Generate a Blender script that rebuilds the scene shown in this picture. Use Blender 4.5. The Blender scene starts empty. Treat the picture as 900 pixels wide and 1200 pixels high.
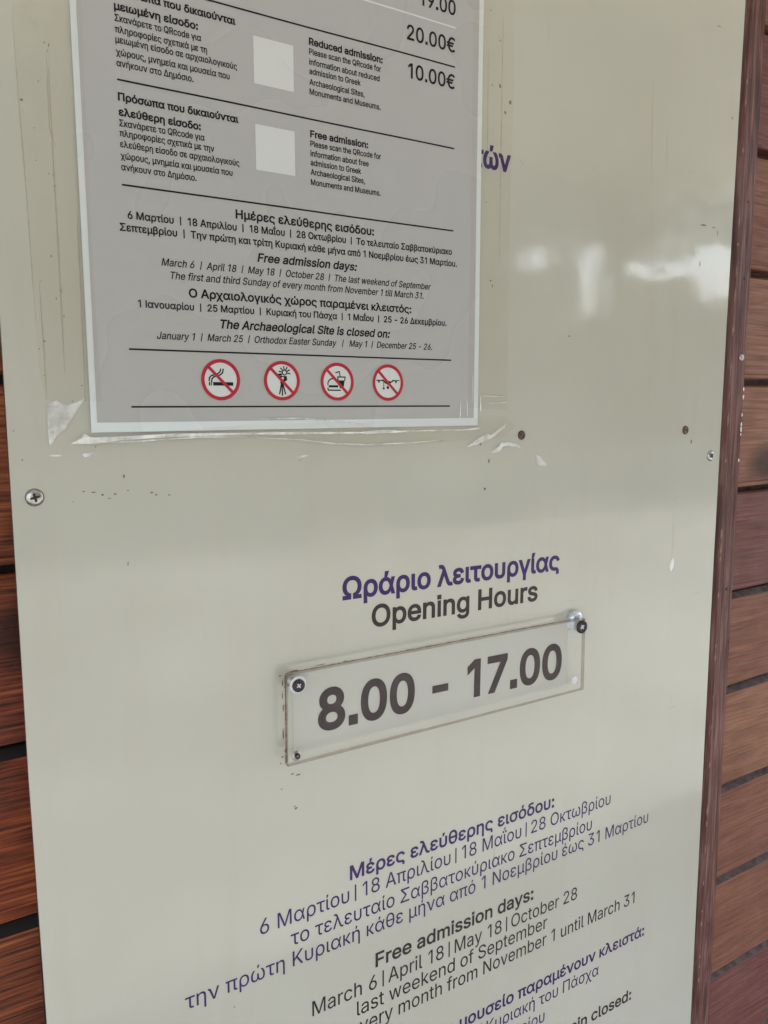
import bpy, math, random
from mathutils import Vector, Matrix
from mathutils.geometry import tessellate_polygon, delaunay_2d_cdt

scn = bpy.context.scene
COL = scn.collection
random.seed(7)

# ------------------------------------------------------------------ camera
cam_d = bpy.data.cameras.new('camera')
cam = bpy.data.objects.new('camera', cam_d)
COL.objects.link(cam)
cam_d.sensor_fit = 'VERTICAL'
cam_d.sensor_height = 24.0
cam_d.sensor_width = 18.0
cam_d.lens = 24.0 * 928.0 / 1200.0
cam_d.clip_start = 0.01
cam_d.clip_end = 500.0
CAM = (-0.1015, -0.5077, 0.0166)
cam.matrix_world = Matrix((
    (0.8523816309550682, 0.07145045760461607, -0.5180158176334665, CAM[0]),
    (-0.5229181513175718, 0.11368111716089944, -0.8447681401566132, CAM[1]),
    (-0.001470453328401222, 0.9909447187957263, 0.13426243725580203, CAM[2]),
    (0, 0, 0, 1)))
scn.camera = cam

# ------------------------------------------------------------------ light
SUN_EL, SUN_ROT = 60.0, 145.0      # degrees; the sun stands behind the viewer, kept off the wall by the porch
world = bpy.data.worlds.new('World')
scn.world = world
world.use_nodes = True
wn = world.node_tree
wn.nodes.clear()
sky = wn.nodes.new('ShaderNodeTexSky')
sky.sky_type = 'NISHITA'
sky.sun_disc = False
sky.sun_elevation = math.radians(SUN_EL)
sky.sun_rotation = math.radians(SUN_ROT)
sky.dust_density = 4.0
sky.ozone_density = 1.0
bg = wn.nodes.new('ShaderNodeBackground')
bg.inputs['Strength'].default_value = 0.15
wo = wn.nodes.new('ShaderNodeOutputWorld')
wn.links.new(sky.outputs[0], bg.inputs['Color'])
wn.links.new(bg.outputs[0], wo.inputs['Surface'])

sun_d = bpy.data.lights.new('sun', 'SUN')
sun_d.energy = 3.0
sun_d.angle = math.radians(0.5)
sun_d.color = (1.0, 0.95, 0.88)
sun = bpy.data.objects.new('sun', sun_d)
COL.objects.link(sun)
_e, _r = math.radians(SUN_EL), math.radians(SUN_ROT)
SUN_DIR = Vector((math.cos(_e) * math.sin(_r), math.cos(_e) * math.cos(_r), math.sin(_e)))
sun.rotation_euler = SUN_DIR.to_track_quat('Z', 'Y').to_euler()
sun.location = SUN_DIR * 20

scn.view_settings.view_transform = 'Standard'
scn.view_settings.look = 'None'
scn.view_settings.gamma = 1.0
scn.view_settings.exposure = 2.36
scn.cycles.use_denoising = True
scn.cycles.max_bounces = 10
scn.cycles.transparent_max_bounces = 24
scn.cycles.caustics_reflective = False
scn.cycles.caustics_refractive = False

# ------------------------------------------------------------------ material helpers
def new_mat(name):
    m = bpy.data.materials.new(name)
    m.use_nodes = True
    nt = m.node_tree
    return m, nt, nt.nodes['Principled BSDF']

def noise(nt, scale, detail=4.0, vec=None, rough=0.55, dist=0.0):
    n = nt.nodes.new('ShaderNodeTexNoise')
    n.inputs['Scale'].default_value = scale
    n.inputs['Detail'].default_value = detail
    n.inputs['Roughness'].default_value = rough
    n.inputs['Distortion'].default_value = dist
    if vec is not None:
        nt.links.new(vec, n.inputs['Vector'])
    return n.outputs['Fac']

def coords(nt, scale=(1, 1, 1), rot=(0, 0, 0)):
    tc = nt.nodes.new('ShaderNodeTexCoord')
    mp = nt.nodes.new('ShaderNodeMapping')
    mp.inputs['Scale'].default_value = scale
    mp.inputs['Rotation'].default_value = rot
    nt.links.new(tc.outputs['Object'], mp.inputs['Vector'])
    return mp.outputs['Vector']

def ramp(nt, fac, stops):
    r = nt.nodes.new('ShaderNodeValToRGB')
    el = r.color_ramp.elements
    while len(el) < len(stops):
        el.new(0.5)
    for e, (p, c) in zip(el, stops):
        e.position = p
        e.color = tuple(c) + (1,) if len(c) == 3 else c
    nt.links.new(fac, r.inputs['Fac'])
    return r.outputs['Color']

def mixc(nt, fac, a, b, mode='MIX'):
    m = nt.nodes.new('ShaderNodeMix')
    m.data_type = 'RGBA'
    m.blend_type = mode
    for sock, v in ((m.inputs[0], fac), (m.inputs[6], a), (m.inputs[7], b)):
        if isinstance(v, (int, float)):
            sock.default_value = v
        elif isinstance(v, tuple):
            sock.default_value = v + (1,) if len(v) == 3 else v
        else:
            nt.links.new(v, sock)
    return m.outputs[2]

def mrange(nt, fac, a, b, c, d):
    m = nt.nodes.new('ShaderNodeMapRange')
    nt.links.new(fac, m.inputs[0])
    for i, v in enumerate((a, b, c, d)):
        m.inputs[i + 1].default_value = v
    return m.outputs[0]

def bump(nt, bs, h, strength, dist):
    b = nt.nodes.new('ShaderNodeBump')
    b.inputs['Strength'].default_value = strength
    b.inputs['Distance'].default_value = dist
    nt.links.new(h, b.inputs['Height'])
    nt.links.new(b.outputs[0], bs.inputs['Normal'])

def plain(name, col, rough=0.5, metal=0.0, var=0.0, vscale=60.0, spec=0.5, coat=0.0):
    m, nt, bs = new_mat(name)
    bs.inputs['Roughness'].default_value = rough
    bs.inputs['Metallic'].default_value = metal
    bs.inputs['Specular IOR Level'].default_value = spec
    bs.inputs['Coat Weight'].default_value = coat
    if var > 0:
        f = noise(nt, vscale, 5, coords(nt))
        lo = tuple(c * (1 - var) for c in col)
        hi = tuple(min(1, c * (1 + var)) for c in col)
        c = ramp(nt, f, [(0.3, lo), (0.7, hi)])
        nt.links.new(c, bs.inputs['Base Color'])
    else:
        bs.inputs['Base Color'].default_value = col + (1,)
    return m

# cream enamelled panel: glossy, faintly wavy, with soiling and fine specks
def panel_mat():
    m, nt, bs = new_mat('cream_enamel')
    v = coords(nt)
    a = noise(nt, 4.0, 4, v)
    c = ramp(nt, a, [(0.3, PANEL_LO), (0.7, PANEL_HI)])
    # broad brownish soiling, streaked downwards
    s = noise(nt, 3.0, 6, coords(nt, (9, 1, 1.2)), 0.65)
    c = mixc(nt, mrange(nt, s, 0.55, 0.85, 0.0, 0.25), c, (0.42, 0.34, 0.24))
    # fine fly-speck dirt
    vo = nt.nodes.new('ShaderNodeTexVoronoi')
    vo.inputs['Scale'].default_value = 34.0
    nt.links.new(v, vo.inputs['Vector'])
    sz = noise(nt, 17.0, 2, v)
    th = mrange(nt, sz, 0.55, 0.8, 0.0, 0.05)
    lt = nt.nodes.new('ShaderNodeMath'); lt.operation = 'LESS_THAN'
    nt.links.new(vo.outputs['Distance'], lt.inputs[0]); nt.links.new(th, lt.inputs[1])
    sc = nt.nodes.new('ShaderNodeMath'); sc.operation = 'MULTIPLY'; sc.inputs[1].default_value = 0.6
    nt.links.new(lt.outputs[0], sc.inputs[0])
    c = mixc(nt, sc.outputs[0], c, (0.14, 0.10, 0.07))
    nt.links.new(c, bs.inputs['Base Color'])
    r = noise(nt, 40.0, 5, coords(nt, (3, 1, 1)))
    rr = mrange(nt, r, 0.3, 0.75, 0.035, 0.085)
    sm = noise(nt, 11.0, 7, coords(nt, (1, 1, 1.8)), 0.7, 0.6)      # greasy smudges dull the gloss
    ra = nt.nodes.new('ShaderNodeMath'); ra.operation = 'ADD'
    nt.links.new(rr, ra.inputs[0]); nt.links.new(mrange(nt, sm, 0.48, 0.68, 0.0, 0.14), ra.inputs[1])
    nt.links.new(ra.outputs[0], bs.inputs['Roughness'])
    bs.inputs['Specular IOR Level'].default_value = 0.6
    h1 = noise(nt, 7.0, 2, v)
    h2 = noise(nt, 260.0, 2, coords(nt, (1.6, 1, 1)))
    ad = nt.nodes.new('ShaderNodeMath'); ad.operation = 'MULTIPLY_ADD'; ad.inputs[1].default_value = 0.012
    nt.links.new(h2, ad.inputs[0]); nt.links.new(h1, ad.inputs[2])
    bump(nt, bs, ad.outputs[0], 0.22, 0.004)
    return m

def paper_mat(name, lo, hi, rough=0.22):
    m, nt, bs = new_mat(name)
    v = coords(nt)
    bs.inputs['Base Color'].default_value = tuple((p + q) / 2 for p, q in zip(lo, hi)) + (1,)
    r = noise(nt, 12.0, 1, v)
    nt.links.new(mrange(nt, r, 0.2, 0.8, rough, rough + 0.12), bs.inputs['Roughness'])
    h = noise(nt, 16.0, 1, v, 0.5)
    bump(nt, bs, h, 0.3, 0.003)
    return m

KNOT = (5.0, 0.5, 8.0)
def wood_mat(name, dark, mid, light, right=None, seed=0.0, figure=0.17):
    """stained softwood, grain along X; a second set of tones may take over on the right of the board"""
    m, nt, bs = new_mat(name)
    tc = nt.nodes.new('ShaderNodeTexCoord')
    mp = nt.nodes.new('ShaderNodeMapping')
    mp.inputs['Scale'].default_value = (1.0, 6.0, 10.0)
    mp.inputs['Location'].default_value = (seed, seed * 1.7, seed * 0.6)
    nt.links.new(tc.outputs['Object'], mp.inputs['Vector'])
    v = mp.outputs['Vector']
    rings = noise(nt, 2.1, 2.0, v, 0.45, 0.5)
    mu = nt.nodes.new('ShaderNodeMath'); mu.operation = 'MULTIPLY'; mu.inputs[1].default_value = 62.0
    nt.links.new(rings, mu.inputs[0])
    sn = nt.nodes.new('ShaderNodeMath'); sn.operation = 'SINE'
    nt.links.new(mu.outputs[0], sn.inputs[0])
    wv = mrange(nt, sn.outputs[0], -1, 1, 0, 1)
    mp2 = nt.nodes.new('ShaderNodeMapping')
    mp2.inputs['Scale'].default_value = (14.0, 60.0, 420.0)
    nt.links.new(tc.outputs['Object'], mp2.inputs['Vector'])
    fib = noise(nt, 1.0, 6, mp2.outputs['Vector'], 0.6)
    blot = noise(nt, 9.0, 5, tc.outputs['Object'], 0.6)
    f = nt.nodes.new('ShaderNodeMath'); f.operation = 'MULTIPLY_ADD'
    f.inputs[1].default_value = figure
    nt.links.new(wv, f.inputs[0])
    f2 = mrange(nt, fib, 0.32, 0.68, 0.0, 0.62)
    nt.links.new(f2, f.inputs[2])
    fac = nt.nodes.new('ShaderNodeMath'); fac.operation = 'ADD'
    nt.links.new(f.outputs[0], fac.inputs[0])
    nt.links.new(mrange(nt, blot, 0.25, 0.75, -0.08, 0.26), fac.inputs[1])
    c = ramp(nt, fac.outputs[0], [(0.15, dark), (0.5, mid), (0.9, light)])
    if right:
        c2 = ramp(nt, fac.outputs[0], [(0.1, right[0]), (0.5, right[1]), (0.95, right[2])])
        sep = nt.nodes.new('ShaderNodeSeparateXYZ')
        nt.links.new(tc.outputs['Object'], sep.inputs[0])
        c = mixc(nt, mrange(nt, sep.outputs['X'], 0.0, 0.2, 0.0, 1.0), c, c2)
    # knots with dark hearts
    mp3 = nt.nodes.new('ShaderNodeMapping')
    mp3.inputs['Scale'].default_value = KNOT
    mp3.inputs['Location'].default_value = (seed * 0.37, 0, seed * 0.21)
    nt.links.new(tc.outputs['Object'], mp3.inputs['Vector'])
    kv = nt.nodes.new('ShaderNodeTexVoronoi')
    kv.inputs['Scale'].default_value = 1.0
    nt.links.new(mp3.outputs['Vector'], kv.inputs['Vector'])
    c = mixc(nt, mrange(nt, kv.outputs['Distance'], 0.10, 0.22, 0.8, 0.0), c, dark)
    # worn, dusty blotches
    wr = noise(nt, 30.0, 6, tc.outputs['Object'], 0.7)
    c = mixc(nt, mrange(nt, wr, 0.6, 0.85, 0.0, 0.4), c, (0.26, 0.16, 0.115))
    nt.links.new(c, bs.inputs['Base Color'])
    nt.links.new(mrange(nt, wr, 0.3, 0.7, 0.38, 0.62), bs.inputs['Roughness'])
    bs.inputs['Specular IOR Level'].default_value = 0.25
    bump(nt, bs, fac.outputs[0], 0.6, 0.0012)
    return m

def clear_mat(name, tint, haze, haze_col, rough, bump_s, fres=1.5, bscale=60.0):
    """thin clear plastic: straight-through light, a Fresnel reflection and a little dusty scatter"""
    m = bpy.data.materials.new(name)
    m.use_nodes = True
    nt = m.node_tree
    nt.nodes.clear()
    out = nt.nodes.new('ShaderNodeOutputMaterial')
    tr = nt.nodes.new('ShaderNodeBsdfTransparent')
    tr.inputs['Color'].default_value = tint + (1,)
    df = nt.nodes.new('ShaderNodeBsdfDiffuse')
    df.inputs['Color'].default_value = haze_col + (1,)
    gl = nt.nodes.new('ShaderNodeBsdfGlossy')
    gl.inputs['Roughness'].default_value = rough
    f0 = ((fres - 1) / (fres + 1)) ** 2
    lw = nt.nodes.new('ShaderNodeLayerWeight')
    lw.inputs['Blend'].default_value = 0.5
    pw = nt.nodes.new('ShaderNodeMath'); pw.operation = 'POWER'; pw.inputs[1].default_value = 5.0
    nt.links.new(lw.outputs['Facing'], pw.inputs[0])
    fr = nt.nodes.new('ShaderNodeMath'); fr.operation = 'MULTIPLY_ADD'
    fr.inputs[1].default_value = 0.6 * (1 - f0); fr.inputs[2].default_value = f0
    nt.links.new(pw.outputs[0], fr.inputs[0])
    n = noise(nt, 45.0, 6, coords(nt), 0.65)
    hz = mrange(nt, n, 0.35, 0.8, haze * 0.4, haze * 2.0)
    mx1 = nt.nodes.new('ShaderNodeMixShader')
    nt.links.new(hz, mx1.inputs[0]); nt.links.new(tr.outputs[0], mx1.inputs[1]); nt.links.new(df.outputs[0], mx1.inputs[2])
    mx2 = nt.nodes.new('ShaderNodeMixShader')
    nt.links.new(fr.outputs[0], mx2.inputs[0]); nt.links.new(mx1.outputs[0], mx2.inputs[1]); nt.links.new(gl.outputs[0], mx2.inputs[2])
    if bump_s > 0:
        b = nt.nodes.new('ShaderNodeBump')
        b.inputs['Strength'].default_value = bump_s
        b.inputs['Distance'].default_value = 0.002
        nt.links.new(noise(nt, bscale, 4, coords(nt), 0.6, 0.8), b.inputs['Height'])
        nt.links.new(b.outputs[0], gl.inputs['Normal'])
    nt.links.new(mx2.outputs[0], out.inputs['Surface'])
    return m

PANEL_LO, PANEL_HI = (0.462, 0.442, 0.352), (0.508, 0.490, 0.396)
M = {}
M['panel'] = panel_mat()
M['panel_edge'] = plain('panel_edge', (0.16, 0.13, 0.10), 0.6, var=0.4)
M['paper'] = paper_mat('white_paper', (0.64, 0.67, 0.63), (0.69, 0.72, 0.68))
M['print'] = paper_mat('grey_print', (0.412, 0.398, 0.362), (0.437, 0.424, 0.388))
M['pale'] = paper_mat('pale_print', (0.60, 0.60, 0.55), (0.65, 0.65, 0.60))
M['ink'] = plain('black_ink', (0.010, 0.009, 0.009), 0.4, var=0.3, vscale=120, spec=0.25)
M['white_ink'] = plain('white_ink', (0.66, 0.66, 0.64), 0.4)
M['red'] = plain('red_ink', (0.42, 0.018, 0.03), 0.35, var=0.12, vscale=150)
M['purple'] = plain('purple_vinyl', (0.036, 0.012, 0.095), 0.3, var=0.2, vscale=90, spec=0.3)
M['brown'] = plain('dark_brown_vinyl', (0.028, 0.018, 0.016), 0.3, var=0.25, vscale=90, spec=0.3)
M['digits'] = plain('brown_digits', (0.034, 0.019, 0.016), 0.5, var=0.3, vscale=50, spec=0.1)
M['steel'] = plain('screw_steel', (0.42, 0.40, 0.36), 0.34, 1.0, var=0.35, vscale=500)
M['bright'] = plain('bright_steel', (0.72, 0.73, 0.74), 0.18, 1.0, var=0.1, vscale=300)
M['cup'] = plain('dull_zinc', (0.62, 0.65, 0.66), 0.32, 0.75, var=0.25, vscale=400)
M['dark_steel'] = plain('dark_steel', (0.05, 0.042, 0.045), 0.3, 0.8, var=0.4, vscale=600)
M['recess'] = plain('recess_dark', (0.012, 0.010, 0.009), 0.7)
M['washer'] = plain('grey_washer', (0.66, 0.66, 0.63), 0.4, var=0.15, vscale=400)
M['rust'] = plain('rust_stain', (0.20, 0.12, 0.075), 0.8, var=0.35, vscale=300)
M['soil'] = plain('soil_mark', (0.17, 0.138, 0.104), 0.8, var=0.3, vscale=300)
M['plug'] = plain('brown_plug', (0.075, 0.034, 0.026), 0.18, var=0.4, vscale=500)
M['chip'] = plain('white_chip', (0.78, 0.78, 0.74), 0.5)
M['residue'] = clear_mat('old_glue', (0.97, 0.95, 0.92), 0.07, (0.40, 0.32, 0.22), 0.25, 0.4)
M['card'] = paper_mat('pale_card', (0.49, 0.47, 0.39), (0.53, 0.51, 0.43), 0.4)
M['scratch'] = clear_mat('scratch_haze', (0.95, 0.95, 0.93), 0.3, (0.62, 0.60, 0.54), 0.3, 0.0)
M['acrylic'] = clear_mat('clear_acrylic', (0.992, 0.996, 0.994), 0.01, (0.90, 0.91, 0.89), 0.05, 0.06, 1.24)
M['acrylic_edge'] = clear_mat('acrylic_edge', (0.74, 0.71, 0.66), 0.22, (0.33, 0.27, 0.21), 0.15, 0.3)
M['tape'] = clear_mat('clear_tape', (0.992, 0.985, 0.97), 0.02, (0.70, 0.66, 0.58), 0.12, 0.55, 1.32)
M['tape_pale'] = clear_mat('lifted_tape', (0.9, 0.9, 0.88), 0.62, (0.88, 0.87, 0.80), 0.14, 0.5)
M['wood0'] = wood_mat('stained_board', (0.020, 0.004, 0.002), (0.20, 0.038, 0.009), (0.46, 0.125, 0.034),
                      ((0.115, 0.038, 0.020), (0.185, 0.070, 0.037), (0.28, 0.12, 0.068)))
M['wood1'] = wood_mat('reddish_board', (0.016, 0.004, 0.002), (0.165, 0.034, 0.012), (0.36, 0.10, 0.035),
                      ((0.085, 0.024, 0.018), (0.140, 0.045, 0.034), (0.21, 0.085, 0.065)), 3.1)
M['wood2'] = wood_mat('tan_board', (0.02, 0.006, 0.003), (0.19, 0.045, 0.014), (0.40, 0.125, 0.042),
                      ((0.13, 0.050, 0.025), (0.235, 0.10, 0.052), (0.34, 0.165, 0.092)), 5.7)
M['wood3'] = wood_mat('batten_wood', (0.045, 0.014, 0.010), (0.115, 0.044, 0.033), (0.24, 0.125, 0.098), None, 8.3)

# batten grain runs upright: swap the axes
def upright(m):
    nt = m.node_tree
    for n in nt.nodes:
        if n.bl_idname == 'ShaderNodeMapping':
            s = n.inputs['Scale'].default_value
            n.inputs['Scale'].default_value = (s[2], s[1], s[0])
upright(M['wood3'])
def groove_mat():
    m, nt, bs = new_mat('groove_dust')
    tc = nt.nodes.new('ShaderNodeTexCoord')
    n = noise(nt, 120.0, 5, tc.outputs['Object'])
    a = ramp(nt, n, [(0.3, (0.004, 0.003, 0.003)), (0.6, (0.012, 0.006, 0.004)), (0.72, (0.06, 0.035, 0.025))])  # left tones: near-black paints the shade inside the grooves
    b = ramp(nt, n, [(0.3, (0.045, 0.026, 0.023)), (0.7, (0.13, 0.088, 0.080))])  # right tones: dusty ledges
    sep = nt.nodes.new('ShaderNodeSeparateXYZ')
    nt.links.new(tc.outputs['Object'], sep.inputs[0])
    nt.links.new(mixc(nt, mrange(nt, sep.outputs['X'], 0.0, 0.2, 0.0, 1.0), a, b), bs.inputs['Base Color'])
    bs.inputs['Roughness'].default_value = 0.85
    return m
M['groove'] = groove_mat()

# ------------------------------------------------------------------ object helpers (millimetres in, metres out)
def thing(name, label, cat, loc, group=None):
    o = bpy.data.objects.new(name, None)
    o.empty_display_size = 0.05
    o.location = (loc[0] / 1000, loc[1] / 1000, loc[2] / 1000)
    COL.objects.link(o)
    o['label'] = label; o['category'] = cat
    if group: o['group'] = group
    o['base'] = (loc[0], loc[1], loc[2])
    return o

def base_of(p):
    while p is not None and 'base' not in p.keys():
        p = p.parent
    return tuple(p['base']) if p is not None else (0, 0, 0)

class Mesh:
    def __init__(s):
        s.v = []; s.f = []; s.mi = []; s.sm = []
    def add(s, verts, faces, mi=0, smooth=False):
        b = len(s.v)
        s.v += [tuple(q) for q in verts]
        for f in faces:
            s.f.append(tuple(b + i for i in f)); s.mi.append(mi); s.sm.append(smooth)
    def box(s, x0, x1, y0, y1, z0, z1, mi=0):
        v = [(x, y, z) for z in (z0, z1) for y in (y0, y1) for x in (x0, x1)]
        s.add(v, [(0, 2, 3, 1), (4, 5, 7, 6), (0, 1, 5, 4), (2, 6, 7, 3), (0, 4, 6, 2), (1, 3, 7, 5)], mi)
    def poly(s, pts, y, mi=0, holes=()):
        loops = [[Vector((p[0], p[1], 0)) for p in pts]] + [[Vector((p[0], p[1], 0)) for p in h] for h in holes]
        flat = [q for l in loops for q in l]
        tri = tessellate_polygon(loops)
        fs = []
        for t in tri:
            a, b, c = (flat[i] for i in t)
            ar = (b.x - a.x) * (c.y - a.y) - (b.y - a.y) * (c.x - a.x)
            if abs(ar) < 1e-9: continue
            fs.append(t if ar > 0 else t[::-1])     # faces -Y
        s.add([(q.x, y, q.y) for q in flat], fs, mi)
    def fill(s, loops, y, mi=0):
        """non-zero winding fill of possibly overlapping loops"""
        vs = []; es = []
        for l in loops:
            b = len(vs); n = len(l)
            vs += [Vector(p) for p in l]
            es += [(b + i, b + (i + 1) % n) for i in range(n)]
        ov, oe, of, *_ = delaunay_2d_cdt(vs, es, [], 0, 1e-5)
        fs = []
        for f in of:
            cx_ = sum(ov[i].x for i in f) / len(f); cy_ = sum(ov[i].y for i in f) / len(f)
            wn_ = 0
            for l in loops:
                j = l[-1]
                for p in l:
                    if (p[1] > cy_) != (j[1] > cy_):
                        xi = (j[0] - p[0]) * (cy_ - p[1]) / (j[1] - p[1]) + p[0]
                        if cx_ < xi: wn_ += 1 if p[1] > j[1] else -1
                    j = p
            if wn_:
                a, b, c = (ov[i] for i in f[:3])
                ar = (b.x - a.x) * (c.y - a.y) - (b.y - a.y) * (c.x - a.x)
                fs.append(tuple(f) if ar > 0 else tuple(f)[::-1])
        s.add([(q.x, y, q.y) for q in ov], fs, mi)
    def stroke(s, pts, w, y, mi=0):
        for (a, b) in zip(pts, pts[1:]):
            d = Vector((b[0] - a[0], b[1] - a[1])); L = d.length or 1e-6
            n = Vector((-d.y, d.x)) / L * w / 2; e = d / L * w * 0.25
            s.poly([(a[0] - e.x + n.x, a[1] - e.y + n.y), (a[0] - e.x - n.x, a[1] - e.y - n.y),
                    (b[0] + e.x - n.x, b[1] + e.y - n.y), (b[0] + e.x + n.x, b[1] + e.y + n.y)], y, mi)
            y -= 0.004
    def lathe(s, cx, cz, prof, seg=32, mi=0, sx=1.0):
        """prof: (radius, y) from the rim to the centre, axis along Y"""
        rows = []
        for (r, y) in prof:
            rows.append([(cx + sx * r * math.cos(2 * math.pi * k / seg), y, cz + r * math.sin(2 * math.pi * k / seg)) for k in range(seg)])
        v = [q for r in rows for q in r]
        fs = []
        for i in range(len(rows) - 1):
            for k in range(seg):
                a = i * seg + k; b = i * seg + (k + 1) % seg
                fs.append((a, b, b + seg, a + seg))
        if prof[-1][0] > 0.05:
            fs.append(tuple((len(rows) - 1) * seg + k for k in range(seg)))
        s.add(v, fs, mi, True)
    def build(s, name, mats, parent=None, warp=None, bevel=0.0):
        b = base_of(parent)
        me = bpy.data.meshes.new(name)
        vs = []
        for (x, y, z) in s.v:
            if warp: y = y - warp(x, z)
            vs.append(((x - b[0]) / 1000, (y - b[1]) / 1000, (z - b[2]) / 1000))
        me.from_pydata(vs, [], s.f)
        for m in (mats if isinstance(mats, (list, tuple)) else [mats]):
            me.materials.append(M[m])
        for p, i, sm in zip(me.polygons, s.mi, s.sm):
            p.material_index = i; p.use_smooth = sm
        me.update()
        o = bpy.data.objects.new(name, me)
        COL.objects.link(o)
        if parent is not None: o.parent = parent
        if bevel > 0:
            md = o.modifiers.new('bevel', 'BEVEL'); md.width = bevel / 1000; md.segments = 2; md.limit_method = 'ANGLE'
        return o

def tag(o, label=None, cat=None, group=None, kind=None):
    if label: o['label'] = label
    if cat: o['category'] = cat
    if group: o['group'] = group
    if kind: o['kind'] = kind
    return o

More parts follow.
